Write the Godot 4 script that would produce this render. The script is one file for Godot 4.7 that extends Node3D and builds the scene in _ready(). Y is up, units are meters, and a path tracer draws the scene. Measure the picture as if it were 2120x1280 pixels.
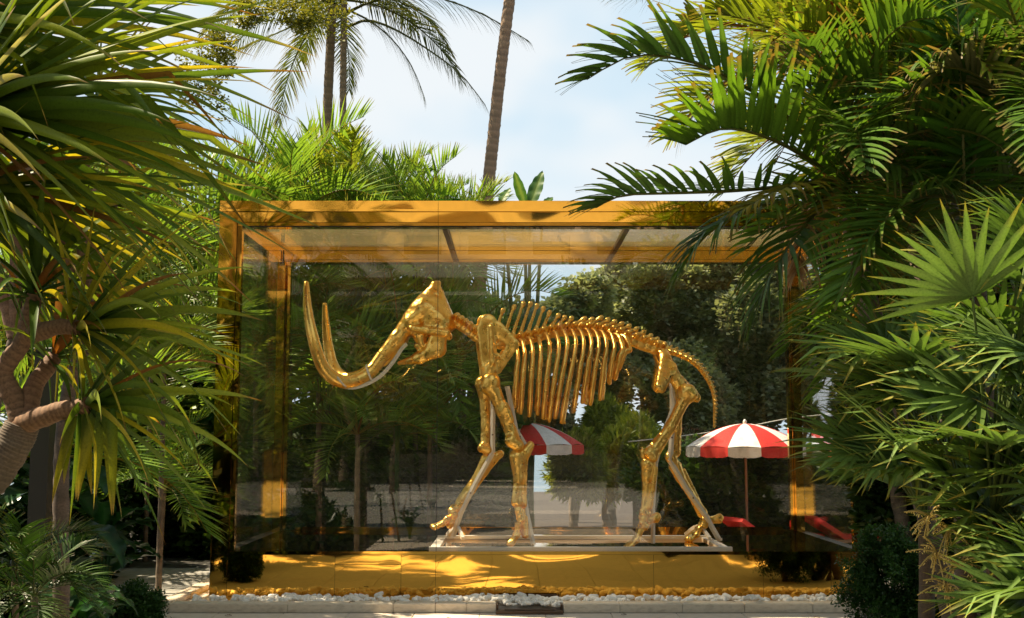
extends Node3D

# ------------------------------------------------------------------ small tools
class MB:
	var v := PackedVector3Array()
	var c := PackedColorArray()
	var i := PackedInt32Array()
	func vert(p: Vector3, col: Color) -> int:
		v.append(p)
		c.append(col)
		return v.size() - 1
	func tri(a: int, b: int, d: int) -> void:
		i.append(a)
		i.append(b)
		i.append(d)
	func quad(a: int, b: int, d: int, e: int) -> void:
		i.append_array(PackedInt32Array([a, b, d, a, d, e]))
	func mesh(smooth := true) -> ArrayMesh:
		var arr := []
		arr.resize(Mesh.ARRAY_MAX)
		if smooth:
			var n := PackedVector3Array()
			n.resize(v.size())
			var k := 0
			while k < i.size():
				var a := i[k]
				var b := i[k + 1]
				var d := i[k + 2]
				var f: Vector3 = (v[d] - v[a]).cross(v[b] - v[a])
				n[a] += f
				n[b] += f
				n[d] += f
				k += 3
			for j in n.size():
				n[j] = n[j].normalized()
			arr[Mesh.ARRAY_VERTEX] = v
			arr[Mesh.ARRAY_NORMAL] = n
			arr[Mesh.ARRAY_COLOR] = c
			arr[Mesh.ARRAY_INDEX] = i
		else:
			var fv := PackedVector3Array()
			var fc := PackedColorArray()
			var fn := PackedVector3Array()
			var k := 0
			while k < i.size():
				var f: Vector3 = (v[i[k + 2]] - v[i[k]]).cross(v[i[k + 1]] - v[i[k]]).normalized()
				for q in 3:
					fv.append(v[i[k + q]])
					fc.append(c[i[k + q]])
					fn.append(f)
				k += 3
			arr[Mesh.ARRAY_VERTEX] = fv
			arr[Mesh.ARRAY_NORMAL] = fn
			arr[Mesh.ARRAY_COLOR] = fc
		var m := ArrayMesh.new()
		m.add_surface_from_arrays(Mesh.PRIMITIVE_TRIANGLES, arr)
		return m

const LENS := 2400.0          # focal length in pixels of the 1280-pixel-high photograph
const EYE := Vector3(0, 2.1, 15)
const TILT := 0.1100          # the camera looks up by this many radians
const W := Color(1, 1, 1)
var rng := RandomNumberGenerator.new()
var noise := FastNoiseLite.new()
var M := {}
var used := {}
var lab := {}

func P(px: float, py: float, z: float) -> Vector3:      # the point of the plane z that the photograph shows at a pixel
	var d := Vector3(0, sin(TILT), -cos(TILT)) + Vector3(1, 0, 0) * ((px - 1060.0) / LENS) + Vector3(0, cos(TILT), sin(TILT)) * ((640.0 - py) / LENS)
	return EYE + d * ((z - EYE.z) / d.z)

func rr(a: float, b: float) -> float:
	return rng.randf_range(a, b)

func numbered(called: String) -> String:
	var n: int = used.get(called, 0)
	used[called] = n + 1
	return called if n == 0 else "%s_%03d" % [called, n]

func tag(o: Node3D, label: String, category: String, group := "") -> Node3D:
	o.set_meta("label", label)
	o.set_meta("category", category)
	if group:
		o.set_meta("group", group)
	return o

func thing(called: String, label: String, category: String, at := Vector3.ZERO, group := "") -> Node3D:
	var o := Node3D.new()
	o.name = numbered(called)
	add_child(o)
	o.position = at
	return tag(o, label, category, group)

func setting(called: String) -> Node3D:
	var o := Node3D.new()
	o.name = numbered(called)
	add_child(o)
	o.set_meta("kind", "structure")
	return o

func part(called: String, m: Mesh, mat: Material, parent: Node3D, at := Transform3D()) -> MeshInstance3D:
	var o := MeshInstance3D.new()
	o.mesh = m
	o.material_override = mat
	o.transform = at
	o.name = called
	parent.add_child(o, true)
	return o

# a mesh built in world coordinates, put under a thing that stands somewhere else
func wpart(called: String, m: Mesh, mat: Material, parent: Node3D) -> MeshInstance3D:
	return part(called, m, mat, parent, Transform3D(Basis(), -parent.position))

func std(col: Color, rough := 0.7, metal := 0.0) -> StandardMaterial3D:
	var m := StandardMaterial3D.new()
	m.albedo_color = col.linear_to_srgb()
	m.roughness = rough
	m.metallic = metal
	return m

func vmat(tint: Color, rough := 0.6, back := Color.BLACK) -> StandardMaterial3D:
	var m := std(tint, rough)
	m.vertex_color_use_as_albedo = true
	if back != Color.BLACK:
		m.backlight_enabled = true
		m.backlight = back.linear_to_srgb()
	return m

func noise_tex(freq: float, seed_: int, oct := 4, normal := false, bump := 4.0, size := 512, ramp: Gradient = null) -> NoiseTexture2D:
	var f := FastNoiseLite.new()
	f.seed = seed_
	f.noise_type = FastNoiseLite.TYPE_SIMPLEX_SMOOTH
	f.frequency = freq
	f.fractal_octaves = oct
	var t := NoiseTexture2D.new()
	t.width = size
	t.height = size
	t.seamless = true
	t.as_normal_map = normal
	t.bump_strength = bump
	t.noise = f
	if ramp:
		t.color_ramp = ramp
	return t

func ramp(cols: Array) -> Gradient:
	var g := Gradient.new()
	g.offsets = PackedFloat32Array()
	g.colors = PackedColorArray()
	var o := PackedFloat32Array()
	var c := PackedColorArray()
	for k in cols:
		o.append(k[0])
		c.append((k[1] as Color).linear_to_srgb())
	g.offsets = o
	g.colors = c
	return g

func spl(p: Array, t: float) -> Vector3:                 # Catmull-Rom through the points
	var n := p.size() - 1
	var s := clampf(t, 0.0, 1.0) * n
	var k := mini(int(s), n - 1)
	var a: Vector3 = p[maxi(k - 1, 0)]
	var b: Vector3 = p[k]
	var c: Vector3 = p[k + 1]
	var d: Vector3 = p[mini(k + 2, n)]
	return b.cubic_interpolate(c, a, d, s - k)

func spf(p: Array, t: float) -> float:
	var n := p.size() - 1
	var s := clampf(t, 0.0, 1.0) * n
	var k := mini(int(s), n - 1)
	return lerpf(p[k], p[k + 1], s - k)

# ------------------------------------------------------------------ shapes
func box(m: MB, a: Vector3, b: Vector3, col := W) -> void:
	for f in 6:
		var ax := f / 2
		var hi := f % 2 == 1
		var u := (ax + 1) % 3
		var w := (ax + 2) % 3
		var q := []
		for k in [[0, 0], [1, 0], [1, 1], [0, 1]]:
			var p := Vector3()
			p[ax] = b[ax] if hi else a[ax]
			p[u] = b[u] if k[0] else a[u]
			p[w] = b[w] if k[1] else a[w]
			q.append(m.vert(p, col))
		if hi:
			m.quad(q[0], q[3], q[2], q[1])
		else:
			m.quad(q[0], q[1], q[2], q[3])

func box_mesh(a: Vector3, b: Vector3) -> ArrayMesh:
	var m := MB.new()
	box(m, a, b)
	return m.mesh()

# a block with bevelled edges, lying on its base
func slab_mesh(s: Vector3, bev: float, jit: float, seed_: int, col := W) -> ArrayMesh:
	var g := RandomNumberGenerator.new()
	g.seed = seed_
	var m := MB.new()
	var h := s * 0.5
	var rings := [[Vector3(h.x, 0, h.z), 0.0], [Vector3(h.x, s.y - bev, h.z), 0.0], [Vector3(h.x - bev, s.y, h.z - bev), 1.0]]
	var ids := []
	for r in rings:
		var row := []
		for k in [[-1, -1], [1, -1], [1, 1], [-1, 1]]:
			var p: Vector3 = r[0]
			row.append(m.vert(Vector3(p.x * k[0], p.y, p.z * k[1]) + Vector3(g.randf_range(-jit, jit), 0, g.randf_range(-jit, jit)), col))
		ids.append(row)
	for r in 2:
		for k in 4:
			m.quad(ids[r][k], ids[r][(k + 1) % 4], ids[r + 1][(k + 1) % 4], ids[r + 1][k])
	m.quad(ids[2][0], ids[2][1], ids[2][2], ids[2][3])
	return m.mesh(false)

# a plate with softly buckled faces, as rolled sheet metal has: normals bend a little, edges stay true
func plate(a: Vector3, b: Vector3, amp: float, seed_: int) -> ArrayMesh:
	var m := MB.new()
	var f := FastNoiseLite.new()
	f.seed = seed_
	f.frequency = 0.55
	f.fractal_octaves = 2
	for fc in 6:
		var ax := fc / 2
		var hi := fc % 2 == 1
		var u := (ax + 1) % 3
		var w := (ax + 2) % 3
		var lu := b[u] - a[u]
		var lw := b[w] - a[w]
		var nu := clampi(int(lu / 0.09), 1, 90)
		var nw := clampi(int(lw / 0.09), 1, 90)
		var first := m.v.size()
		for y in nw + 1:
			for x in nu + 1:
				var p := Vector3()
				p[ax] = b[ax] if hi else a[ax]
				p[u] = a[u] + lu * x / nu
				p[w] = a[w] + lw * y / nw
				var fade := 1.0
				if nu > 2 or nw > 2:
					var e := 1.0
					if nu > 2:
						e = minf(e, 8.0 * minf(float(x) / nu, 1.0 - float(x) / nu) + 0.0)
					if nw > 2:
						e = minf(e, 5.0 * minf(float(y) / nw, 1.0 - float(y) / nw) + 0.0)
					fade = e
				else:
					fade = 0.0
				var q := p
				q[ax] += amp * fade * f.get_noise_3d(p.x + 7.0 * ax, p.y * 1.7, p.z)
				m.vert(q, W)
		for y in nw:
			for x in nu:
				var k := first + y * (nu + 1) + x
				if hi:
					m.quad(k, k + nu + 1, k + nu + 2, k + 1)
				else:
					m.quad(k, k + 1, k + nu + 2, k + nu + 1)
	return m.mesh()

# a tube along points; radii are sampled along it; col(t) gives the colour
func tube(m: MB, pts: Array, radii: Array, sides := 8, rows := 12, c0 := W, c1 := W, ridge := 0.0, ridges := 0.0, flat := 1.0, wob := 0.0) -> void:
	var prev := Vector3.ZERO
	var u := Vector3.ZERO
	var first := m.v.size()
	for r in rows + 1:
		var t := float(r) / rows
		var p := spl(pts, t)
		var tan_ := (spl(pts, minf(t + 0.02, 1.0)) - spl(pts, maxf(t - 0.02, 0.0))).normalized()
		if r == 0:
			u = tan_.cross(Vector3(0, 0, 1) if absf(tan_.z) < 0.9 else Vector3(1, 0, 0)).normalized()
		else:
			u = (u - tan_ * u.dot(tan_)).normalized()
		var w := tan_.cross(u)
		var rad := spf(radii, t)
		var bump := fposmod(t * ridges, 1.0)
		var rd := rad * (1.0 + ridge * (bump - 0.5))
		var col := c0.lerp(c1, t)
		if ridges > 0.0:
			col = col * (0.72 + 0.5 * bump)
		for s in sides:
			var a := TAU * s / sides
			var off := (u * cos(a) + w * sin(a) * flat) * rd
			if wob > 0.0:
				off *= 1.0 + wob * noise.get_noise_3dv((p + off) * 9.0)
			m.vert(p + off, col)
	for r in rows:
		for s in sides:
			var a := first + r * sides + s
			var b := first + r * sides + (s + 1) % sides
			m.quad(a, a + sides, b + sides, b)
	for e in 2:
		var ctr := m.vert(spl(pts, e), c0 if e == 0 else c1)
		for s in sides:
			var a := first + e * rows * sides + s
			var b := first + e * rows * sides + (s + 1) % sides
			if e == 0:
				m.tri(ctr, a, b)
			else:
				m.tri(ctr, b, a)

# one narrow leaf: a folded strip that bends under its own weight
func blade(m: MB, p: Vector3, dir: Vector3, nrm: Vector3, length: float, width: float, bend: float, segs: int, fold: float, c0: Color, c1: Color, c2: Color, tip := 0.8, blunt := 0.0, dry := 0.0, kink := -1.0, kbend := 0.0) -> void:
	var d := dir.normalized()
	var n := (nrm - d * nrm.dot(d)).normalized()
	var rows := []
	for k in segs + 1:
		var t := float(k) / segs
		var w := width * 0.5 * minf(1.0, 0.45 + 4.0 * t) * maxf(1.0 - pow(t, tip * 2.4), 0.0)
		if blunt > 0.0:
			w = maxf(w, width * 0.5 * blunt * (1.0 if t > 0.2 else 0.6))
		var s := d.cross(n).normalized()
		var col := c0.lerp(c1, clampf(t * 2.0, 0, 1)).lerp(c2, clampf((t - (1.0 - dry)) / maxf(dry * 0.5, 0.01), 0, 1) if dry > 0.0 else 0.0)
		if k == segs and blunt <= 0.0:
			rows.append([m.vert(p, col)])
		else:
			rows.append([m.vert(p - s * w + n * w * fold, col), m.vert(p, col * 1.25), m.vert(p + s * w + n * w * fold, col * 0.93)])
		var step := length / segs
		p += d * step
		var g := bend * (0.35 + 1.3 * t)
		if kink > 0.0 and absf(t - kink) < 0.5 / segs + 0.001:
			g += kbend
		d = (d + Vector3(0, -g, 0)).normalized()
		n = (n - d * n.dot(d)).normalized()
	for k in segs:
		var a: Array = rows[k]
		var b: Array = rows[k + 1]
		if b.size() == 1:
			m.tri(a[0], a[1], b[0])
			m.tri(a[1], a[2], b[0])
		else:
			m.quad(a[0], a[1], b[1], b[0])
			m.quad(a[1], a[2], b[2], b[1])

# a feather leaf along a path of points
func frond(m: MB, pts: Array, n: int, ll: float, lw: float, o := {}) -> void:
	var c0: Color = o.get("c0", Color(0.05, 0.11, 0.02))
	var c1: Color = o.get("c1", Color(0.07, 0.15, 0.02))
	var c2: Color = o.get("c2", Color(0.2, 0.12, 0.04))
	var rc: Color = o.get("rc", Color(0.16, 0.17, 0.04))
	var rad: float = o.get("rad", 0.022)
	tube(m, pts, [rad, rad * 0.7, rad * 0.45, rad * 0.2], 5, 12, rc, rc)
	var from: float = o.get("from", 0.16)
	var lift: float = o.get("lift", 0.25)
	var bend: float = o.get("bend", 0.12)
	var blunt: float = o.get("blunt", 0.0)
	var dry: float = o.get("dry", 0.15)
	var segs: int = o.get("segs", 4)
	var jit: float = o.get("jit", 0.12)
	for k in n:
		for side in [-1.0, 1.0]:
			var t := from + (1.0 - from) * (k + rr(0.0, 0.6)) / n
			if rng.randf() < float(o.get("gaps", 0.03)):
				continue
			var p := spl(pts, t)
			var T := (spl(pts, minf(t + 0.02, 1.0)) - spl(pts, maxf(t - 0.02, 0.0))).normalized()
			var up := Vector3.UP
			if absf(T.y) > 0.95:
				up = Vector3(0.3, 0.2, 1).normalized()
			var U := (up - T * up.dot(T)).normalized()
			var S := T.cross(U)
			var fw := lerpf(float(o.get("a0", 0.5)), float(o.get("a1", 1.1)), t)
			var u := (t - from) / (1.0 - from)
			var L := ll * (0.55 + 0.75 * sin(PI * clampf(0.12 + 0.75 * u, 0, 1))) * rr(0.88, 1.1) * (1.0 - 0.45 * u * u)
			var d: Vector3 = (S * side * cos(fw) + T * sin(fw) + U * lift + Vector3(rr(-jit, jit), rr(-jit, jit), rr(-jit, jit))).normalized()
			var sh := rr(0.75, 1.25)
			var a := c0 * sh
			var b := c1 * sh
			if rng.randf() < float(o.get("yellow", 0.0)):
				a = Color(0.26, 0.23, 0.02)
				b = Color(0.3, 0.25, 0.03)
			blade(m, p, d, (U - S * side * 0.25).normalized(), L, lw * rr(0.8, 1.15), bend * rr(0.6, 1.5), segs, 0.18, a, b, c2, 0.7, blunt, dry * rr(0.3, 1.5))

# a palmate leaf: hub, stalk end at the origin, segments fan out round +X, upper face +Y
func fan(m: MB, r: float, n: int, spread: float, o := {}) -> void:
	var c0: Color = o.get("c0", Color(0.05, 0.12, 0.03))
	var c1: Color = o.get("c1", Color(0.08, 0.17, 0.04))
	var c2: Color = o.get("c2", Color(0.34, 0.25, 0.03))
	for k in n:
		var a := lerpf(-spread, spread, (k + rr(-0.15, 0.15)) / (n - 1.0))
		var d := Vector3(cos(a), rr(-0.06, 0.06) + 0.32 * absf(sin(a * 0.5)), sin(a))
		var L := r * (0.72 + 0.3 * cos(a * 0.6)) * rr(0.9, 1.08)
		var sh := rr(0.75, 1.25)
		var w := 2.0 * L * spread / n * float(o.get("fat", 0.62))
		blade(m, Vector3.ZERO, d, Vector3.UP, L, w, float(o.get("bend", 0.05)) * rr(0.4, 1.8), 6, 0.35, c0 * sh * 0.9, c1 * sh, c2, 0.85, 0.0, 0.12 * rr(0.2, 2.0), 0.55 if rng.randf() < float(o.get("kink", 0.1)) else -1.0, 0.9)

# a broad undivided leaf along +X, drooping; upper face +Y
func paddle(m: MB, L: float, wd: float, bend: float, rise: float, c0: Color, mid: Color, split := 0.0, cup := 0.25) -> void:
	var p := Vector3.ZERO
	var d := Vector3(cos(rise), sin(rise), 0)
	var segs := 14
	var prev := []
	for k in segs + 1:
		var t := float(k) / segs
		var n := Vector3(-d.y, d.x, 0)
		var w := wd * 0.5 * pow(sin(PI * clampf(0.06 + 0.94 * t, 0, 1)), 0.6) * (1.0 - 0.25 * t)
		var row := []
		var wav := 0.05 * sin(t * 23.0) * wd
		for x in [-1.0, -0.55, -0.06, 0.06, 0.55, 1.0]:
			var q: Vector3 = p + Vector3(0, 0, 1) * x * w + n * (absf(x) * cup * w + wav * x * x * signf(x))
			if split > 0.0 and absf(x) > 0.9:
				q += d * rr(-split, split) * L * 0.05
			row.append(m.vert(q, mid if absf(x) < 0.1 else c0 * (0.92 + 0.16 * (k % 2))))
		if k > 0:
			for x in 5:
				m.quad(prev[x], row[x], row[x + 1], prev[x + 1])
		prev = row
		p += d * (L / segs)
		d = (d + Vector3(0, -bend * (0.4 + t), 0)).normalized()

# bone shapes: tapered capsules joined by a smooth minimum, meshed as surface nets.
# a primitive is [from, to, radius, radius, flatness across z]; a negative radius cuts
func blob(prims: Array, cell: float, k: float, rough := 0.0, freq := 6.0, sym := false, zc := 0.0) -> ArrayMesh:
	var lo := Vector3.INF
	var hi := -Vector3.INF
	for p in prims:
		if p[2] > 0.0:
			var r: float = maxf(p[2], p[3])
			var e := Vector3(r, r, r / float(p[4] if p.size() > 4 else 1.0))
			lo = lo.min((p[0] as Vector3).min(p[1]) - e)
			hi = hi.max((p[0] as Vector3).max(p[1]) + e)
	if sym:
		var ext := maxf(absf(hi.z - zc), absf(lo.z - zc))
		lo.z = zc - ext
		hi.z = zc + ext
	lo -= Vector3.ONE * (cell * 2.5 + rough + k * 0.3)
	hi += Vector3.ONE * (cell * 2.5 + rough + k * 0.3)
	var nx := int((hi.x - lo.x) / cell) + 2
	var ny := int((hi.y - lo.y) / cell) + 2
	var nz := int((hi.z - lo.z) / cell) + 2
	var f := PackedFloat32Array()
	f.resize(nx * ny * nz)
	f.fill(1.0)
	for p in prims:
		var fz: float = p[4] if p.size() > 4 else 1.0
		var cut: bool = p[2] < 0.0
		var a: Vector3 = p[0]
		var b: Vector3 = p[1]
		var ra := absf(p[2])
		var rb := absf(p[3])
		var r := maxf(ra, rb)
		var pad := k + cell * 2.0
		var l2 := a.min(b) - Vector3(r + pad, r + pad, r / fz + pad)
		var h2 := a.max(b) + Vector3(r + pad, r + pad, r / fz + pad)
		if sym:
			l2.z = minf(l2.z, 2.0 * zc - h2.z)
			h2.z = maxf(h2.z, 2.0 * zc - l2.z)
		var x0 := maxi(int((l2.x - lo.x) / cell), 0)
		var x1 := mini(int((h2.x - lo.x) / cell) + 1, nx - 1)
		var y0 := maxi(int((l2.y - lo.y) / cell), 0)
		var y1 := mini(int((h2.y - lo.y) / cell) + 1, ny - 1)
		var z0 := maxi(int((l2.z - lo.z) / cell), 0)
		var z1 := mini(int((h2.z - lo.z) / cell) + 1, nz - 1)
		var az := Vector3(a.x, a.y, (a.z - zc) * fz)
		var ba := Vector3(b.x, b.y, (b.z - zc) * fz) - az
		var ll := maxf(ba.length_squared(), 1e-9)
		for iz in range(z0, z1 + 1):
			var qz := lo.z + iz * cell - zc
			if sym:
				qz = absf(qz)
			qz *= fz
			for iy in range(y0, y1 + 1):
				var row := nx * (iy + ny * iz)
				var qy := lo.y + iy * cell
				for ix in range(x0, x1 + 1):
					var pa := Vector3(lo.x + ix * cell, qy, qz) - az
					var h := clampf(pa.dot(ba) / ll, 0.0, 1.0)
					var d: float = (pa - ba * h).length() - lerpf(ra, rb, h)
					var o := f[row + ix]
					if cut:
						d = -d
						var g := maxf(k * 0.5 - absf(o - d), 0.0) / k
						f[row + ix] = maxf(o, d) + g * g * k * 0.25
					else:
						var g := maxf(k - absf(o - d), 0.0) / k
						f[row + ix] = minf(o, d) - g * g * k * 0.25
	if rough > 0.0:
		for iz in nz:
			for iy in ny:
				var row := nx * (iy + ny * iz)
				for ix in nx:
					if absf(f[row + ix]) < rough + cell * 2.0:
						f[row + ix] += rough * noise.get_noise_3d((lo.x + ix * cell) * freq, (lo.y + iy * cell) * freq, (lo.z + iz * cell) * freq)
	var m := MB.new()
	var at := PackedInt32Array()
	at.resize(nx * ny * nz)
	at.fill(-1)
	var sy := nx
	var sz := nx * ny
	var corner := [0, 1, sy, sy + 1, sz, sz + 1, sz + sy, sz + sy + 1]
	var edges := [[0, 1], [2, 3], [4, 5], [6, 7], [0, 2], [1, 3], [4, 6], [5, 7], [0, 4], [1, 5], [2, 6], [3, 7]]
	for iz in nz - 1:
		for iy in ny - 1:
			for ix in nx - 1:
				var c0 := ix + sy * iy + sz * iz
				var s := f[c0] < 0.0
				if (f[c0 + 1] < 0.0) == s and (f[c0 + sy] < 0.0) == s and (f[c0 + sy + 1] < 0.0) == s and (f[c0 + sz] < 0.0) == s and (f[c0 + sz + 1] < 0.0) == s and (f[c0 + sz + sy] < 0.0) == s and (f[c0 + sz + sy + 1] < 0.0) == s:
					continue
				var sum := Vector3.ZERO
				var cnt := 0
				for e in edges:
					var fa := f[c0 + corner[e[0]]]
					var fb := f[c0 + corner[e[1]]]
					if (fa < 0.0) != (fb < 0.0):
						var t := fa / (fa - fb)
						var pa := Vector3(e[0] & 1, (e[0] >> 1) & 1, e[0] >> 2)
						var pb := Vector3(e[1] & 1, (e[1] >> 1) & 1, e[1] >> 2)
						sum += pa.lerp(pb, t)
						cnt += 1
				at[c0] = m.vert(lo + (Vector3(ix, iy, iz) + sum / cnt) * cell, W)
	for iz in range(1, nz - 1):
		for iy in range(1, ny - 1):
			for ix in range(1, nx - 1):
				var c0 := ix + sy * iy + sz * iz
				if f[c0] >= 0.2 and f[c0] > cell * 2.0:
					continue
				var s := f[c0] < 0.0
				if (f[c0 + 1] < 0.0) != s:
					face(m, at[c0], at[c0 - sy], at[c0 - sy - sz], at[c0 - sz], s)
				if (f[c0 + sy] < 0.0) != s:
					face(m, at[c0], at[c0 - sz], at[c0 - sz - 1], at[c0 - 1], s)
				if (f[c0 + sz] < 0.0) != s:
					face(m, at[c0], at[c0 - 1], at[c0 - 1 - sy], at[c0 - sy], s)
	return m.mesh()

func face(m: MB, a: int, b: int, c: int, d: int, out: bool) -> void:
	if a < 0 or b < 0 or c < 0 or d < 0:
		return
	if out:
		m.quad(a, d, c, b)
	else:
		m.quad(a, b, c, d)

func multi(called: String, mesh: Mesh, where: Array, cols: PackedColorArray, mat: Material, parent: Node3D, stuff := true) -> MultiMeshInstance3D:
	var mm := MultiMesh.new()
	mm.transform_format = MultiMesh.TRANSFORM_3D
	mm.use_colors = true
	mm.mesh = mesh
	mm.instance_count = where.size()
	for k in where.size():
		mm.set_instance_transform(k, where[k])
		mm.set_instance_color(k, cols[k])
	var o := MultiMeshInstance3D.new()
	o.multimesh = mm
	o.material_override = mat
	o.name = called
	parent.add_child(o, true)
	if stuff:
		o.set_meta("kind", "stuff")
	return o

func look_basis(dir: Vector3, up: Vector3) -> Basis:     # x along dir, y near up
	var x := dir.normalized()
	var y := (up - x * up.dot(x))
	if y.length() < 0.01:
		y = Vector3(0, 0, 1) - x * x.z
	y = y.normalized()
	return Basis(x, y, x.cross(y))

# ------------------------------------------------------------------ materials
func materials() -> void:
	var g := std(Color(0.88, 0.50, 0.09), 0.03, 1.0)     # mirror-polished golden sheet
	M.gold = g
	var bone := std(Color(1.0, 0.64, 0.16), 0.35, 1.0)   # gilded bone: leaf metal with creases
	bone.normal_enabled = true
	bone.normal_texture = noise_tex(0.03, 5, 5, true, 6.0)
	bone.normal_scale = 0.22
	bone.uv1_triplanar = true
	bone.uv1_scale = Vector3.ONE * 0.9
	bone.albedo_texture = noise_tex(0.012, 8, 5, false, 1.0, 512, ramp([[0.0, Color(0.72, 0.55, 0.42)], [0.45, Color(0.95, 0.93, 0.9)], [1.0, Color(1, 1, 1)]]))
	bone.roughness_texture = noise_tex(0.02, 9, 4, false, 1.0, 512, ramp([[0.0, Color(0.4, 0.4, 0.4)], [1.0, Color(1, 1, 1)]]))
	M.bone = bone
	M.white = std(Color(0.72, 0.68, 0.58), 0.4)
	M.dark = std(Color(0.02, 0.017, 0.012), 0.5)
	var gl := std(Color(0.5, 0.56, 0.42), 0.0)
	gl.transparency = BaseMaterial3D.TRANSPARENCY_ALPHA
	gl.albedo_color.a = 0.006
	M.glass = gl
	var rg := std(Color(0.36, 0.31, 0.15), 0.05)
	rg.transparency = BaseMaterial3D.TRANSPARENCY_ALPHA
	rg.albedo_color.a = 0.5
	rg.backlight_enabled = true
	rg.backlight = Color(0.34, 0.31, 0.22)
	M.roof_glass = rg
	var trav := std(Color(0.76, 0.66, 0.55), 0.62)       # travertine: soft bands and pores
	trav.uv1_triplanar = true
	trav.uv1_world_triplanar = true
	trav.uv1_scale = Vector3(0.45, 1.2, 1.5)
	trav.albedo_texture = noise_tex(0.012, 21, 6, false, 1.0, 1024, ramp([[0.0, Color(0.68, 0.62, 0.56)], [0.35, Color(0.88, 0.86, 0.83)], [0.6, Color(1, 0.98, 0.96)], [1.0, Color(0.84, 0.8, 0.74)]]))
	trav.heightmap_enabled = false
	trav.vertex_color_use_as_albedo = true
	trav.roughness_texture = noise_tex(0.02, 22, 5, false, 1.0, 512, ramp([[0.0, Color(0.65, 0.65, 0.65)], [1.0, Color(1, 1, 1)]]))
	M.stone = trav
	var con := std(Color(0.36, 0.34, 0.30), 0.7)
	con.uv1_triplanar = true
	con.uv1_world_triplanar = true
	con.uv1_scale = Vector3.ONE * 0.4
	con.albedo_texture = noise_tex(0.02, 23, 6, false, 1.0, 512, ramp([[0.0, Color(0.6, 0.6, 0.6)], [1.0, Color(1, 1, 1)]]))
	M.concrete = con
	var soil := std(Color(0.045, 0.03, 0.02), 0.95)
	soil.uv1_triplanar = true
	soil.uv1_world_triplanar = true
	soil.uv1_scale = Vector3.ONE * 0.6
	soil.albedo_texture = noise_tex(0.05, 24, 5, false, 1.0, 512, ramp([[0.0, Color(0.3, 0.3, 0.3)], [1.0, Color(1, 1, 1)]]))
	M.soil = soil
	var sea := std(Color(0.05, 0.10, 0.12), 0.12)
	sea.normal_enabled = true
	sea.normal_texture = noise_tex(0.03, 25, 4, true, 5.0)
	sea.uv1_triplanar = true
	sea.uv1_world_triplanar = true
	sea.uv1_scale = Vector3.ONE * 0.12
	M.sea = sea
	M.pebble = vmat(Color(0.92, 0.87, 0.78), 0.5)
	M.bronze = std(Color(0.10, 0.06, 0.035), 0.45, 0.4)
	var bark := vmat(W, 0.85)
	bark.uv1_triplanar = true
	bark.uv1_scale = Vector3(3, 3, 3)
	bark.albedo_texture = noise_tex(0.03, 26, 5, false, 1.0, 512, ramp([[0.0, Color(0.45, 0.42, 0.4)], [0.6, Color(1, 1, 1)], [1.0, Color(1.0, 0.95, 0.9)]]))
	M.bark = bark
	M.leaf = vmat(W, 0.42, Color(0.95, 0.9, 0.35))       # thin leaves let warm light through
	M.thin = vmat(W, 0.45, Color(1.0, 0.92, 0.3))
	M.matte = vmat(W, 0.55, Color(0.55, 0.6, 0.25))
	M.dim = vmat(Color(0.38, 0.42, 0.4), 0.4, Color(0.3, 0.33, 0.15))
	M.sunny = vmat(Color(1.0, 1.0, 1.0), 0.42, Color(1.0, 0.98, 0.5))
	M.shiny = vmat(W, 0.3, Color(0.5, 0.6, 0.2))
	M.red = std(Color(0.62, 0.025, 0.015), 0.75)
	M.red.backlight_enabled = true
	M.red.backlight = Color(0.55, 0.2, 0.15)
	var fade := noise_tex(0.01, 33, 5, false, 1.0, 512, ramp([[0.0, Color(0.72, 0.7, 0.66)], [0.5, Color(1, 1, 1)], [1.0, Color(0.9, 0.88, 0.85)]]))
	M.red.albedo_texture = fade
	M.red.uv1_triplanar = true
	M.cloth = std(Color(0.78, 0.75, 0.7), 0.75)
	M.cloth.backlight_enabled = true
	M.cloth.backlight = Color(0.5, 0.5, 0.48)
	M.cloth.albedo_texture = fade
	M.cloth.uv1_triplanar = true
	M.wood = std(Color(0.28, 0.13, 0.06), 0.6)
	var pl := std(Color(0.84, 0.72, 0.56), 0.85)
	pl.uv1_triplanar = true
	pl.uv1_world_triplanar = true
	pl.uv1_scale = Vector3.ONE * 0.2
	pl.albedo_texture = noise_tex(0.02, 27, 5, false, 1.0, 512, ramp([[0.0, Color(0.85, 0.85, 0.85)], [1.0, Color(1, 1, 1)]]))
	M.plaster = pl
	M.window = std(Color(0.03, 0.035, 0.04), 0.08)
	var wear := noise_tex(0.02, 31, 5, false, 1.0, 512, ramp([[0.0, Color(0.5, 0.42, 0.3)], [0.25, Color(0.8, 0.82, 0.78)], [0.6, Color(1, 1, 1)], [1.0, Color(1.0, 0.96, 0.85)]]))
	for k in ["leaf", "thin", "sunny", "matte", "dim", "shiny"]:
		M[k].metallic_specular = 0.36
		M[k].albedo_texture = wear
		M[k].uv1_triplanar = true
		M[k].uv1_scale = Vector3(5, 5, 5)
	M.flower = vmat(W, 0.6, Color(0.8, 0.7, 0.3))

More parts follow.
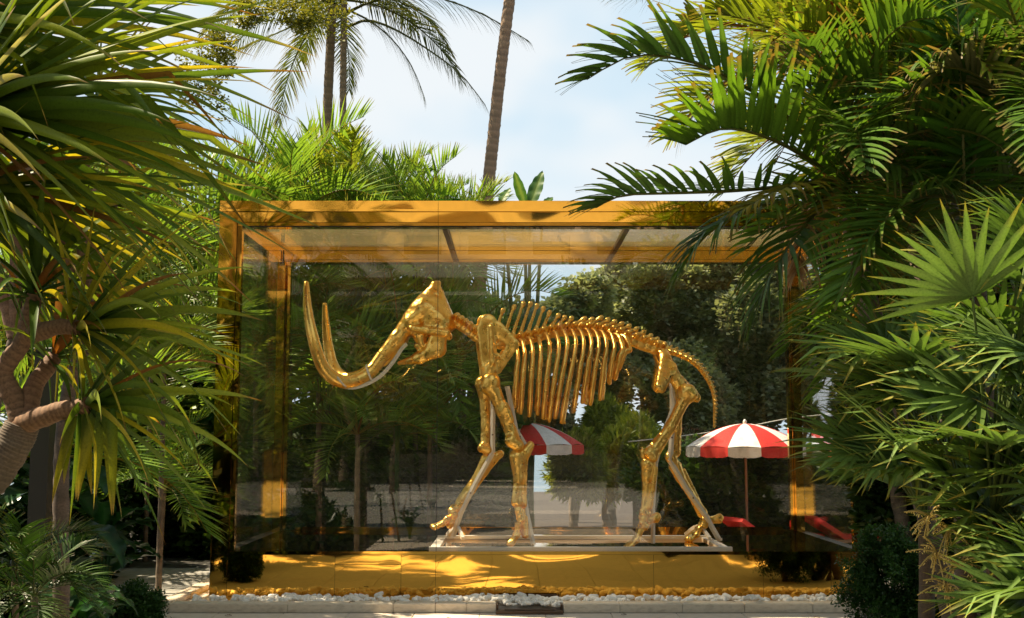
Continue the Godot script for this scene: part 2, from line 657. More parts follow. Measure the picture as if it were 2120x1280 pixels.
# ------------------------------------------------------------------ sky
func make_sky() -> void:
	var im := Image.create(1024, 512, false, Image.FORMAT_RGBF)
	var n1 := FastNoiseLite.new()
	n1.seed = 3
	n1.frequency = 1.5
	n1.fractal_octaves = 5
	for y in 512:
		var up := (0.5 - (y + 0.5) / 512.0) * PI
		for x in 1024:
			var az := (x + 0.5) / 1024.0 * TAU
			var d := Vector3(cos(az) * cos(up), sin(up), sin(az) * cos(up))
			var h := clampf(sin(up), 0.0, 1.0)
			var c := Color(0.54, 0.66, 0.72).lerp(Color(0.26, 0.43, 0.60), pow(h, 0.8))
			if up > 0.0:
				var q := d / (0.35 + d.y)
				var cl := n1.get_noise_3d(q.x * 1.1 + 1.3, q.z * 1.1 + 4.0, d.y) * 0.9 + 0.30
				c = c.lerp(Color(0.66, 0.68, 0.69), clampf(smoothstep(0.0, 0.55, cl), 0, 1) * 0.85)
			else:
				c = Color(0.16, 0.15, 0.12)
			im.set_pixel(x, y, c)
	var mat := PanoramaSkyMaterial.new()
	mat.panorama = ImageTexture.create_from_image(im)
	var sky := Sky.new()
	sky.sky_material = mat
	var e := Environment.new()
	e.background_mode = Environment.BG_SKY
	e.sky = sky
	e.tonemap_mode = Environment.TONE_MAPPER_LINEAR
	e.tonemap_exposure = EXPOSURE
	e.background_energy_multiplier = SKY_ENERGY
	e.sdfgi_enabled = true
	e.ssao_enabled = true
	e.ssil_enabled = true
	var we := WorldEnvironment.new()
	we.environment = e
	we.name = "world_environment"
	add_child(we)

# ------------------------------------------------------------------ ground and paving
func make_ground() -> void:
	var m := MB.new()
	var nx := 60
	var zs := []
	for k in 61:
		zs.append(lerpf(-34.0, 60.0, k / 60.0))
	zs.append(300.0)
	for z in zs:
		for x in nx + 1:
			var px := lerpf(-1.0, 1.0, float(x) / nx)
			px = px * 30.0 + signf(px) * pow(absf(px), 6.0) * 400.0
			var y: float = 0.0 if z > -31.0 else -0.9 * (-31.0 - z) / 3.0
			m.vert(Vector3(px, y - 0.03, z), W)
	for z in zs.size() - 1:
		for x in nx:
			var k: int = z * (nx + 1) + x
			m.quad(k, k + 1, k + nx + 2, k + nx + 1)
	var gr := part("ground", m.mesh(), M.soil, self)
	gr.set_meta("kind", "structure")
	var s := MB.new()
	for q in [Vector3(-3000, -0.5, -4000), Vector3(3000, -0.5, -4000), Vector3(3000, -0.5, -31.5), Vector3(-3000, -0.5, -31.5)]:
		s.vert(q, W)
	s.quad(0, 1, 2, 3)
	var sea := part("sea", s.mesh(), M.sea, self)
	sea.set_meta("kind", "structure")
	# travertine forecourt and path, slab by slab
	var pv := setting("pavement")
	var sl := []
	for k in 4:
		var sh := [0.92, 1.0, 1.06, 0.97][k] as float
		sl.append(slab_mesh(Vector3(0.779, 0.03, 1.592), 0.004, 0.0008, 50 + k, Color(sh, sh, sh * 0.99)))
	for iz in 22:
		for ix in range(-9, 10):
			var z := 0.98 + 0.8 + iz * 1.6 - 0.2
			if iz > 1 and absi(ix) > (3 if iz > 2 else 8) or iz > 6 and iz < 20:
				continue
			part("paving_slab", sl[rng.randi() % 4], M.stone, pv, Transform3D(Basis(), Vector3(0.0075 + ix * 0.785, -0.03 + rr(-0.0015, 0.0015), z)))
	var pt := setting("path")
	for iz in 8:
		for ix in 3:
			part("path_slab", slab_mesh(Vector3(0.99, 0.03, 1.19), 0.005, 0.001, 80 + iz), M.concrete, pt, Transform3D(Basis(), Vector3(-4.6 - ix * 1.0, -0.028, 0.2 - iz * 1.2)))
	var dk := setting("deck")                              # paved strip behind the case
	for ix in range(-8, 12):
		for iz in 6:
			part("path_slab", sl[rng.randi() % 4], M.concrete, dk, Transform3D(Basis(Vector3.UP, PI / 2), Vector3(ix * 1.6, -0.028, -4.3 - iz * 0.785)))

func make_kerb() -> void:
	var kb := setting("kerb")
	var xs := [-4.12, -2.7, -1.43, -0.92, -0.55, -0.19]
	var xr := [0.62, 1.3, 2.05, 2.8, 3.62, 4.4, 5.2, 6.0]
	var k := 0
	for list in [xs, xr]:
		for j in list.size() - 1:
			var w: float = list[j + 1] - list[j]
			part("kerb_stone", slab_mesh(Vector3(w - 0.006, 0.11, 0.22), 0.012, 0.003, 100 + k, Color(1.05, 1.0, 0.95)), M.stone, kb, Transform3D(Basis(), Vector3(list[j] + w / 2, 0, 0.64)))
			k += 1
	for j in 5:
		part("kerb_stone", slab_mesh(Vector3(0.2, 0.11, 0.9), 0.012, 0.003, 120 + j, Color(1.0, 0.97, 0.92)), M.stone, kb, Transform3D(Basis(), Vector3(-4.22, 0, 0.28 - j * 0.91)))
	# white pebbles between the kerb and the case
	var bed := setting("pebble_bed")
	part("gravel_base", box_mesh(Vector3(-4.1, -0.02, -4.0), Vector3(6.0, 0.045, 0.53)), M.stone, bed)
	var pm := []
	for j in 6:
		pm.append(blob([[Vector3(-0.02 - 0.008 * (j % 3), 0, 0), Vector3(0.022, 0.004, 0.006 * (j - 2)), 0.024 + 0.002 * (j % 2), 0.021, 1.0 + 0.12 * (j % 3)]], 0.007, 0.012, 0.003, 22.0))
	var spots := []
	for j in 900:
		var x := rr(-3.9, 5.6)
		var dens := 0.5 + 0.5 * sin(x * 2.1 + 0.6) + (0.5 if absf(x - 0.2) < 1.2 else 0.0)
		if x > 2.6:
			dens *= 0.45
		if rng.randf() > dens + 0.25:
			continue
		spots.append(Vector3(x, 0.0, 0.03 + 0.5 * sqrt(rng.randf())))
	spots.sort_custom(func(a, b): return a.z > b.z)
	var rest := []
	var cols := PackedColorArray()
	for j in spots.size():
		var s := rr(0.75, 1.5)
		var t := Transform3D(Basis.from_euler(Vector3(rr(-0.4, 0.4), rr(0, TAU), rr(-0.4, 0.4))).scaled(Vector3.ONE * s), spots[j] + Vector3(0, 0.078 + rr(0, 0.05), 0))
		if j < 250:
			part("pebble", pm[j % 6], M.pebble, bed, t)
		else:
			rest.append(t)
			cols.append(W)
	multi("loose_pebbles", pm[1], rest, cols, M.pebble, bed)
	# a bronze tray let into the kerb, full of the same stones
	var tr := thing("pebble_tray", "dark bronze tray of white pebbles set into the pale kerb", "tray", Vector3(0.21, 0.0, 0.5))
	wpart("front_bar", slab_mesh(Vector3(0.80, 0.035, 0.15), 0.006, 0.0, 131), M.bronze, tr).position += Vector3(0.21, 0.004, 0.83)
	wpart("ribbed_strip", slab_mesh(Vector3(0.6, 0.012, 0.03), 0.004, 0.0, 132), M.bronze, tr).position += Vector3(0.21, 0.04, 0.83)
	wpart("back_bar", slab_mesh(Vector3(0.74, 0.08, 0.03), 0.006, 0.0, 133), M.bronze, tr).position += Vector3(0.2, 0.045, 0.06)
	for e in [-1, 1]:
		wpart("end_bar", slab_mesh(Vector3(0.02, 0.09, 0.62), 0.004, 0.0, 134), M.bronze, tr).position += Vector3(0.21 + e * 0.385, 0.004, 0.44)
	for j in 46:
		var at := Vector3(rr(-0.14, 0.56), 0.075 + rr(0, 0.03), rr(0.3, 0.72))
		wpart("pebble", pm[j % 6], M.pebble, tr).transform = Transform3D(Basis.from_euler(Vector3(rr(-0.4, 0.4), rr(0, TAU), 0)).scaled(Vector3.ONE * rr(0.85, 1.35)), at - tr.position)

# ------------------------------------------------------------------ the golden case
const X0 := -3.84
const X1 := 4.66
const ZB := -3.5
const FLOOR := 0.64
const CEIL := 4.86
const TOP := 5.19

var serial := 300
func make_case() -> void:
	var t := thing("display_case", "long golden mirror-framed glass case holding the gilded skeleton", "display case", Vector3(0.41, 0, -1.75))
	var pl := func(called: String, a: Vector3, b: Vector3, amp := 0.003, par: Node3D = t) -> MeshInstance3D:
		serial += 1
		return wpart(called, plate(a, b, amp, serial), M.gold, par)
	wpart("plinth_core", box_mesh(Vector3(X0 + 0.02, 0.0, ZB + 0.02), Vector3(X1 - 0.02, FLOOR - 0.012, -0.012)), M.dark, t)
	# plinth skin: panels with open joints
	var xs := [X0, -3.62, -2.25, -1.41, -0.97, 1.8, 3.19, 4.05, X1]
	for j in xs.size() - 1:
		if j == 2:
			pl.call("plinth_panel", Vector3(xs[j] + 0.002, 0.03, -0.012), Vector3(xs[j + 1] - 0.002, 0.485, 0.004), 0.006)
			pl.call("plinth_panel", Vector3(xs[j] + 0.002, 0.49, -0.012), Vector3(xs[j + 1] - 0.002, FLOOR - 0.03, 0.0), 0.006)
		else:
			pl.call("plinth_panel", Vector3(xs[j] + 0.002, 0.03, -0.012), Vector3(xs[j + 1] - 0.002, FLOOR - 0.03, 0.0), 0.005)
	for s in [X0, X1 - 0.014]:
		pl.call("plinth_side", Vector3(s, 0.03, ZB), Vector3(s + 0.014, FLOOR - 0.03, -0.014), 0.006)
	pl.call("plinth_back", Vector3(X0 + 0.016, 0.03, ZB - 0.002), Vector3(X1 - 0.016, FLOOR - 0.03, ZB + 0.01), 0.006)
	# sill all round, and the mirror floor in three sheets
	pl.call("sill", Vector3(-3.60, FLOOR - 0.026, -0.10), Vector3(4.42, FLOOR + 0.012, 0.010), 0.0)
	pl.call("sill", Vector3(-3.60, FLOOR - 0.026, ZB - 0.004), Vector3(4.42, FLOOR + 0.012, ZB + 0.10), 0.0)
	for e in [[X0 + 0.2, -0.98], [-0.972, 1.86], [1.868, X1 - 0.2]]:
		pl.call("floor_sheet", Vector3(e[0], FLOOR - 0.02, ZB + 0.104), Vector3(e[1], FLOOR, -0.104), 0.004)
	# inner rail at the foot of the back panes
	pl.call("skirting", Vector3(-3.40, FLOOR + 0.014, ZB + 0.07), Vector3(4.24, FLOOR + 0.06, ZB + 0.098), 0.003)
	# corner posts, each a broad face with a narrow inner reveal
	for sx in [0, 1]:
		for sz in [0, 1]:
			var xa := X0 if sx == 0 else X1 - 0.23
			var za := -0.24 if sz == 0 else ZB
			var wd := 0.23 if sz == 0 else 0.12
			if sz == 1:
				xa = X0 + 0.11 if sx == 0 else X1 - 0.23
			var c: MeshInstance3D = pl.call("corner_post", Vector3(xa, FLOOR - 0.024, za), Vector3(xa + wd, TOP - 0.115, za + 0.24), 0.005)
			var xr := xa + wd + 0.005 if sx == 0 else xa - 0.065
			var zr := za + 0.12 if sz == 0 else za + 0.02
			var off := c.position
			part("reveal", plate(Vector3(xr, FLOOR + 0.014, zr), Vector3(xr + 0.06, CEIL - 0.002, zr + 0.10), 0.002, 360 + sx * 2 + sz), M.gold, c)
	# head of the frame: three stepped bands in front and behind, two lengths each
	for z in [[-0.30, 0.0, 1.0], [ZB, ZB + 0.30, -1.0]]:
		for e in [[X0, -0.972], [-0.968, X1]]:
			var zf: float = z[1] if z[2] > 0 else z[0]
			pl.call("head_band", Vector3(e[0], TOP - 0.112, z[0]), Vector3(e[1], TOP, z[1]), 0.005)
			pl.call("head_band", Vector3(e[0] + (0.232 if e[0] == X0 else 0.0), CEIL + 0.045, z[0] + 0.01), Vector3(e[1] - (0.232 if e[1] == X1 else 0.0), TOP - 0.150, z[1] - 0.01), 0.006)
			pl.call("drip_lip", Vector3(e[0], TOP - 0.146, z[0] - 0.012), Vector3(e[1], TOP - 0.116, z[1] + 0.022), 0.0)
			pl.call("head_trim", Vector3(e[0] + (0.235 if e[0] == X0 else 0.0), CEIL, z[0] + 0.02), Vector3(e[1] - (0.235 if e[1] == X1 else 0.0), CEIL + 0.042, z[1] - 0.02), 0.003)
	for s in [X0, X1 - 0.2]:
		pl.call("head_side", Vector3(s, CEIL, ZB + 0.304), Vector3(s + 0.2, TOP - 0.004, -0.304), 0.004)
	# glass roof in three sheets, with two dark joint bars that run back
	for e in [[X0 + 0.204, -1.0], [-0.93, 1.62], [1.69, X1 - 0.204]]:
		wpart("roof_pane", box_mesh(Vector3(e[0], TOP - 0.085, ZB + 0.304), Vector3(e[1], TOP - 0.07, -0.304)), M.roof_glass, t)
	for x in [-1.0, 1.62]:
		wpart("roof_bar", box_mesh(Vector3(x, TOP - 0.13, ZB + 0.304), Vector3(x + 0.07, TOP - 0.05, -0.304)), M.bronze, t)
	# panes
	var y0 := FLOOR + 0.013
	var zf := -0.055
	for e in [[-3.605, -0.972], [-0.968, 4.425]]:
		wpart("glass_pane", box_mesh(Vector3(e[0], y0, zf - 0.016), Vector3(e[1], CEIL - 0.001, zf)), M.glass, t)
		wpart("glass_pane", box_mesh(Vector3(e[0], y0, ZB + 0.05), Vector3(e[1], CEIL - 0.001, ZB + 0.066)), M.glass, t)
	for x in [X0 + 0.10, X1 - 0.116]:
		wpart("glass_pane", box_mesh(Vector3(x, FLOOR, ZB + 0.244), Vector3(x + 0.016, CEIL - 0.001, -0.244)), M.glass, t)
	for e in [[-3.605, CEIL - 0.012, 4.425, CEIL - 0.001]]:
		wpart("gasket", box_mesh(Vector3(e[0], e[1], -0.05), Vector3(e[2], e[3], -0.03)), M.dark, t)
	wpart("silicone_joint", box_mesh(Vector3(-0.973, y0, zf - 0.017), Vector3(-0.967, CEIL - 0.014, zf + 0.001)), M.dark, t)
	for x in [-3.609, 4.42]:
		wpart("gasket", box_mesh(Vector3(x, y0, -0.05), Vector3(x + 0.012, CEIL - 0.014, -0.03)), M.dark, t)

# ------------------------------------------------------------------ the skeleton
var Z0 := -1.1
func B(px: float, py: float, z: float) -> Vector3:
	return P(px, py, Z0 + z)

func make_skeleton() -> void:
	var t := thing("mammoth_skeleton", "gilded walking skeleton with long curved tusks inside the glass case", "skeleton", Vector3(0.6, FLOOR, Z0))
	var bn := func(called: String, prims: Array, cell := 0.014, k := 0.05, rough := 0.010, sym := false) -> MeshInstance3D:
		return wpart(called, blob(prims, cell, k, rough * 0.55, 14.0, sym, Z0), M.bone, t)
	# skull: domed crown, sloping face, tusk sockets
	var s := [
		[B(903, 612, 0), B(906, 655, 0), 0.12, 0.225], [B(882, 642, 0.07), B(910, 670, 0.10), 0.21, 0.185],
		[B(876, 622, 0), B(900, 596, 0), 0.09, 0.07], [B(866, 648, 0.08), B(880, 672, 0.1), 0.15, 0.16],
		[B(852, 660, 0.09), B(822, 703, 0.12), 0.125, 0.105], [B(822, 703, 0.13), B(788, 742, 0.17), 0.108, 0.09],
		[B(845, 680, 0.0), B(800, 728, 0.02), 0.10, 0.065], [B(852, 680, 0.26), B(924, 690, 0.26), 0.045, 0.06],
		[B(846, 664, 0.20), B(866, 650, 0.22), 0.055, 0.06], [B(866, 694, 0.10), B(874, 714, 0.1), 0.085, 0.065],
		[B(908, 684, 0.05), B(935, 674, 0.03), 0.11, 0.06], [B(899, 588, 0), B(908, 586, 0), 0.04, 0.035],
		[B(868, 670, 0.32), B(874, 664, 0.22), -0.045, -0.03], [B(842, 640, 0.0), B(850, 652, 0.03), -0.05, -0.03],
		[B(903, 672, 0.33), B(906, 668, 0.27), -0.035, -0.02]]
	bn.call("skull", s, 0.017, 0.06, 0.012, true)
	for z in [-1.0, 1.0]:
		bn.call("lower_jaw", [[B(917, 686, z * 0.2), B(908, 722, z * 0.17), 0.06, 0.11, 1.5], [B(900, 696, z * 0.19), B(892, 724, z * 0.17), 0.07, 0.09, 1.5], [B(905, 726, z * 0.17), B(868, 740, z * 0.11), 0.105, 0.085, 1.3], [B(868, 742, z * 0.11), B(827, 752, z * 0.03), 0.08, 0.03]], 0.016, 0.05, 0.01)
		bn.call("molar_tooth", [[B(865, 716, z * 0.11), B(884, 716, z * 0.12), 0.05, 0.045, 1.2], [B(868, 728, z * 0.11), B(884, 730, z * 0.12), 0.035, 0.035, 1.2]], 0.014, 0.03, 0.014)
	# tusks
	var m := MB.new()
	tube(m, [B(792, 736, 0.18), B(768, 768, 0.24), B(735, 788, 0.36), B(700, 788, 0.50), B(668, 760, 0.62), B(648, 700, 0.66), B(637, 640, 0.56), B(634, 584, 0.42)], [0.09, 0.093, 0.093, 0.092, 0.088, 0.079, 0.063, 0.032], 18, 60, W, W, 0, 0, 1.0, 0.05)
	wpart("tusk", m.mesh(), M.bone, t)
	m = MB.new()
	tube(m, [B(800, 730, -0.18), B(775, 760, -0.24), B(742, 780, -0.36), B(712, 782, -0.50), B(690, 760, -0.60), B(680, 720, -0.64), B(675, 675, -0.58), B(672, 628, -0.45)], [0.09, 0.093, 0.093, 0.092, 0.088, 0.077, 0.061, 0.032], 18, 60, W, W, 0, 0, 1.0, 0.05)
	wpart("tusk", m.mesh(), M.bone, t)
	# backbone
	var line := [[942, 668], [951, 674], [960, 680], [969, 686], [978, 693], [987, 700], [1000, 707], [1020, 712], [1040, 714], [1058, 712], [1074, 708], [1090, 704], [1106, 700], [1122, 696], [1138, 692], [1154, 689], [1170, 687], [1186, 686], [1202, 686], [1218, 686], [1234, 688], [1250, 690], [1266, 693], [1282, 697], [1298, 702], [1314, 708], [1329, 714], [1344, 719], [1358, 724], [1371, 728]]
	var hs := [10, 8, 8, 9, 12, 18, 40, 70, 80, 84, 80, 72, 62, 50, 40, 33, 29, 27, 26, 29, 27, 25, 24, 23, 22, 21, 20, 18, 14, 10]
	for k in line.size():
		var x: float = line[k][0]
		var y: float = line[k][1]
		var c := B(x, y, 0)
		var nx: Array = line[mini(k + 1, line.size() - 1)]
		var pv: Array = line[maxi(k - 1, 0)]
		var ax := (B(nx[0], nx[1], 0) - B(pv[0], pv[1], 0)).normalized()
		var r := 0.066 if k < 22 else 0.082
		var h: float = hs[k]
		var lean := 0.30 if h > 40 else (0.9 if k > 16 else 0.45)
		var tip := B(x + h * lean, y - h, 0)
		var pr := [[c - ax * 0.035, c + ax * 0.03, r * 1.04, r * 0.96], [c + Vector3(0, 0.07, 0), c + Vector3(0.03, 0.10, 0), 0.05, 0.045],
			[c + Vector3(0, 0.05, 0.05), c + Vector3(0.02, 0.09, 0.15), 0.034, 0.028], [c + Vector3(0, 0.05, -0.05), c + Vector3(0.02, 0.09, -0.15), 0.034, 0.028],
			[c + Vector3(0.01, 0.08, 0), tip, 0.03, 0.02, 1.6], [tip - Vector3(0, 0.015, 0), tip + Vector3(0.01, 0.0, 0), 0.036, 0.03, 1.4]]
		bn.call("vertebra", pr, 0.0135, 0.025, 0.007)
	# tail
	var tl := [[1384, 727], [1396, 730], [1407, 734], [1418, 739], [1428, 744], [1437, 751], [1445, 758], [1452, 766], [1458, 774], [1464, 783], [1469, 792], [1473, 801], [1476, 810], [1478, 819], [1479.5, 828], [1480, 836], [1480, 844], [1480, 852], [1479.5, 859], [1479, 866], [1479, 873], [1479, 880]]
	var tv := blob([[Vector3(-0.03, 0, 0), Vector3(0.03, 0, 0), 0.05, 0.046], [Vector3(0, 0.03, 0), Vector3(0.03, 0.075, 0), 0.03, 0.018], [Vector3(0, 0, -0.03), Vector3(0.02, 0, -0.085), 0.026, 0.016], [Vector3(0, 0, 0.03), Vector3(0.02, 0, 0.085), 0.026, 0.016]], 0.012, 0.02, 0.006, 20.0)
	for k in tl.size():
		var a := B(tl[maxi(k - 1, 0)][0], tl[maxi(k - 1, 0)][1], 0)
		var b := B(tl[mini(k + 1, 21)][0], tl[mini(k + 1, 21)][1], 0)
		var sc := lerpf(1.05, 0.34, k / 21.0)
		part("tail_vertebra", tv, M.bone, t, Transform3D(look_basis(b - a, Vector3(0.5, 1, 0)).scaled_local(Vector3(maxf(sc, 0.55), sc, sc)), B(tl[k][0], tl[k][1], 0) - t.position))
	# ribs
	var tops := [1062, 1076, 1092, 1108, 1126, 1144, 1161, 1178, 1194, 1209, 1224, 1239, 1255, 1271, 1285]
	var bx := [1066, 1078, 1096, 1113, 1124, 1137, 1150, 1162, 1188, 1206, 1222, 1242, 1262, 1272, 1282]
	var by := [842, 856, 862, 858, 866, 872, 866, 876, 852, 834, 838, 828, 794, 786, 764]
	for k in 15:
		var ty := 686.0
		for q in line.size() - 1:
			if line[q][0] <= tops[k] and line[q + 1][0] > tops[k]:
				ty = lerpf(line[q][1], line[q + 1][1], (tops[k] - line[q][0]) / float(line[q + 1][0] - line[q][0]))
		var wide := 0.34 + 0.26 * sin(PI * clampf((k + 2) / 16.0, 0, 1))
		for z in [-1.0, 1.0]:
			var ex := 0.0 if z > 0 else rr(-7, 9)
			var ey := 0.0 if z > 0 else rr(-16, 8)
			var fwd := 10.0 + k * 0.6
			var q := [B(tops[k], ty - 4, z * 0.08), B(tops[k] + fwd * 0.6, ty + 3, z * wide * 0.55), B(tops[k] + fwd, ty + 28, z * wide * 0.92), B(lerpf(tops[k] + fwd, bx[k] + ex, 0.35), lerpf(ty, by[k], 0.45), z * wide * 1.05), B(lerpf(tops[k] + fwd, bx[k] + ex, 0.75), lerpf(ty, by[k], 0.76), z * wide * 0.95), B(bx[k] + ex, by[k] + ey, z * wide * 0.72)]
			m = MB.new()
			tube(m, q, [0.042, 0.038, 0.040, 0.045, 0.050, 0.053, 0.040], 10, 26, W, W, 0, 0, 0.7, 0.25)
			wpart("rib", m.mesh(), M.bone, t)
	# shoulder blades
	for z in [-1.0, 1.0]:
		var o := 0.0 if z > 0 else -6.0
		var zz: float = z * 0.46
		bn.call("shoulder_blade", [[B(1010 + o, 668, zz), B(1014 + o, 765, zz), 0.12, 0.10, 3.2], [B(994 + o, 680, zz), B(1004 + o, 750, zz), 0.05, 0.055, 3.0], [B(1030 + o, 680, zz), B(1062 + o, 712, zz), 0.10, 0.08, 4.0], [B(1062 + o, 716, zz), B(1030 + o, 765, zz), 0.075, 0.07, 4.0], [B(1016 + o, 676, zz + z * 0.05), B(1020 + o, 750, zz + z * 0.07), 0.024, 0.04], [B(1014 + o, 765, zz), B(1012 + o, 778, zz), 0.10, 0.09, 1.4], [B(1030 + o, 735, zz + z * 0.05), B(1046 + o, 748, zz + z * 0.08), 0.03, 0.016]], 0.015, 0.05, 0.01)
	# near front leg
	bn.call("upper_arm_bone", [[B(1016, 790, 0.47), B(1010, 800, 0.47), 0.125, 0.11], [B(1018, 800, 0.48), B(1040, 850, 0.47), 0.105, 0.085], [B(1040, 850, 0.47), B(1062, 905, 0.46), 0.085, 0.09], [B(1058, 912, 0.52), B(1072, 922, 0.52), 0.085, 0.085], [B(1058, 914, 0.40), B(1070, 922, 0.40), 0.08, 0.08], [B(1046, 840, 0.54), B(1058, 868, 0.53), 0.045, 0.04]], 0.015, 0.05, 0.012)
	bn.call("forearm_bone", [[B(1070, 946, 0.46), B(1074, 990, 0.47), 0.105, 0.07], [B(1088, 936, 0.44), B(1098, 922, 0.43), 0.085, 0.055], [B(1084, 945, 0.44), B(1082, 1010, 0.42), 0.065, 0.055], [B(1074, 990, 0.47), B(1071, 1040, 0.48), 0.065, 0.085], [B(1082, 1010, 0.42), B(1080, 1044, 0.42), 0.055, 0.075]], 0.014, 0.035, 0.012)
	foot(t, B(1077, 1052, 0.46), B(1080, 1122, 0.46), Vector3(-0.18, -0.02, 0.03), "front_foot", 11)
	# far front leg, reaching forward
	bn.call("upper_arm_bone", [[B(1000, 795, -0.47), B(1004, 810, -0.47), 0.12, 0.10], [B(1003, 810, -0.47), B(1008, 880, -0.46), 0.09, 0.08], [B(1008, 880, -0.46), B(1007, 925, -0.46), 0.08, 0.095], [B(998, 928, -0.40), B(1012, 932, -0.40), 0.07, 0.07], [B(998, 928, -0.52), B(1010, 930, -0.52), 0.07, 0.07]], 0.015, 0.05, 0.014)
	bn.call("forearm_bone", [[B(1008, 952, -0.46), B(990, 985, -0.46), 0.095, 0.065], [B(1022, 948, -0.46), B(1036, 940, -0.46), 0.07, 0.055], [B(1022, 952, -0.46), B(978, 1012, -0.43), 0.06, 0.055], [B(990, 985, -0.46), B(955, 1038, -0.47), 0.06, 0.08], [B(978, 1012, -0.43), B(950, 1048, -0.43), 0.055, 0.07]], 0.014, 0.035, 0.012)
	foot(t, B(946, 1050, -0.46), B(918, 1098, -0.46), Vector3(-0.16, 0.06, 0.02), "front_foot", 12)
	# pelvis
	for z in [-1.0, 1.0]:
		var o := 0.0 if z > 0 else -8.0
		bn.call("hip_bone", [[B(1372 + o, 734, z * 0.14), B(1392 + o, 775, z * 0.34), 0.09, 0.085, 1.0], [B(1376 + o, 740, z * 0.2), B(1364 + o, 800, z * 0.62), 0.07, 0.05], [B(1392 + o, 760, z * 0.3), B(1370 + o, 806, z * 0.60), 0.06, 0.055], [B(1392 + o, 775, z * 0.34), B(1412 + o, 805, z * 0.30), 0.085, 0.11], [B(1412 + o, 805, z * 0.28), B(1442 + o, 824, z * 0.2), 0.075, 0.065], [B(1408 + o, 790, z * 0.3), B(1434 + o, 812, z * 0.22), 0.06, 0.06], [B(1405 + o, 812, z * 0.22), B(1412 + o, 838, z * 0.05), 0.06, 0.05]], 0.016, 0.05, 0.014)
	# near hind leg
	bn.call("thigh_bone", [[B(1420, 812, 0.40), B(1424, 820, 0.40), 0.12, 0.10], [B(1420, 822, 0.42), B(1388, 885, 0.45), 0.085, 0.072], [B(1388, 885, 0.45), B(1356, 930, 0.46), 0.072, 0.10], [B(1345, 938, 0.52), B(1352, 946, 0.52), 0.085, 0.075], [B(1345, 938, 0.40), B(1352, 946, 0.40), 0.085, 0.075], [B(1430, 808, 0.46), B(1436, 818, 0.47), 0.065, 0.06]], 0.015, 0.05, 0.012)
	bn.call("knee_cap", [[B(1331, 935, 0.46), B(1333, 944, 0.46), 0.042, 0.045]], 0.012, 0.03, 0.01)
	bn.call("shin_bone", [[B(1342, 962, 0.46), B(1340, 985, 0.46), 0.105, 0.075], [B(1340, 985, 0.46), B(1337, 1040, 0.46), 0.07, 0.055], [B(1337, 1040, 0.46), B(1335, 1062, 0.46), 0.055, 0.08], [B(1358, 970, 0.55), B(1346, 1050, 0.53), 0.03, 0.035]], 0.014, 0.035, 0.012)
	foot(t, B(1336, 1070, 0.46), B(1326, 1128, 0.46), Vector3(-0.2, -0.02, 0.03), "hind_foot", 13, B(1358, 1072, 0.46))
	# far hind leg, pushing off
	bn.call("thigh_bone", [[B(1404, 815, -0.40), B(1406, 825, -0.40), 0.12, 0.10], [B(1405, 825, -0.41), B(1400, 890, -0.45), 0.08, 0.07], [B(1400, 890, -0.45), B(1396, 935, -0.46), 0.07, 0.095], [B(1388, 946, -0.40), B(1394, 958, -0.40), 0.08, 0.07], [B(1388, 946, -0.52), B(1394, 958, -0.52), 0.08, 0.07]], 0.015, 0.05, 0.012)
	bn.call("shin_bone", [[B(1398, 966, -0.46), B(1408, 988, -0.46), 0.095, 0.07], [B(1408, 988, -0.46), B(1440, 1040, -0.46), 0.068, 0.052], [B(1440, 1040, -0.46), B(1454, 1062, -0.46), 0.055, 0.078], [B(1416, 974, -0.54), B(1450, 1046, -0.53), 0.028, 0.034]], 0.014, 0.035, 0.012)
	foot(t, B(1460, 1072, -0.46), B(1446, 1116, -0.46), Vector3(-0.17, 0.0, 0.02), "hind_foot", 14, B(1488, 1074, -0.46))

func foot(t: Node3D, a: Vector3, b: Vector3, toe: Vector3, called: String, seed_: int, heel := Vector3.ZERO) -> void:
	var g := RandomNumberGenerator.new()
	g.seed = seed_
	var pr := []
	var d := (b - a)
	for r in 3:
		for z in [-1.0, 0.0, 1.0]:
			var p := a + d * (0.05 + 0.14 * r) + Vector3(g.randf_range(-0.03, 0.03), 0, z * 0.062)
			pr.append([p, p + Vector3(g.randf_range(-0.02, 0.02), 0.01, 0), 0.055, 0.05])
	for k in 5:
		var z := (k - 2) * 0.055
		var p0 := a + d * 0.48 + Vector3(-0.02 - absf(z) * 0.2, 0, z)
		var out := toe * (1.0 - absf(k - 2.3) * 0.16) + Vector3(0, 0, z * 0.9)
		var p1 := a + d * 0.78 + out * 0.45 + Vector3(0, 0, z * 0.5)
		var p2 := b + out
		pr.append([p0, p1, 0.04, 0.03])
		pr.append([p1, p1, 0.042, 0.042])
		pr.append([p1, p2.lerp(p1, 0.3), 0.032, 0.03])
		pr.append([p2, p2, 0.034, 0.034])
		pr.append([p2.lerp(p1, 0.3), p2, 0.028, 0.034])
	if heel != Vector3.ZERO:
		pr.append([a + d * 0.2, heel, 0.06, 0.05])
		pr.append([heel, heel + Vector3(0.01, 0.01, 0), 0.07, 0.06])
	else:
		pr.append([a + d * 0.3 + Vector3(0.05, 0, 0), a + d * 0.8 + Vector3(0.05, 0, 0), 0.045, 0.05])
	wpart(called, blob(pr, 0.010, 0.018, 0.006, 24.0), M.bone, t)

func bar(m: MB, pts: Array, wide: float, thick: float) -> void:
	tube(m, pts, [wide], 4, (pts.size() - 1) * 4, W, W, 0, 0, thick / wide)

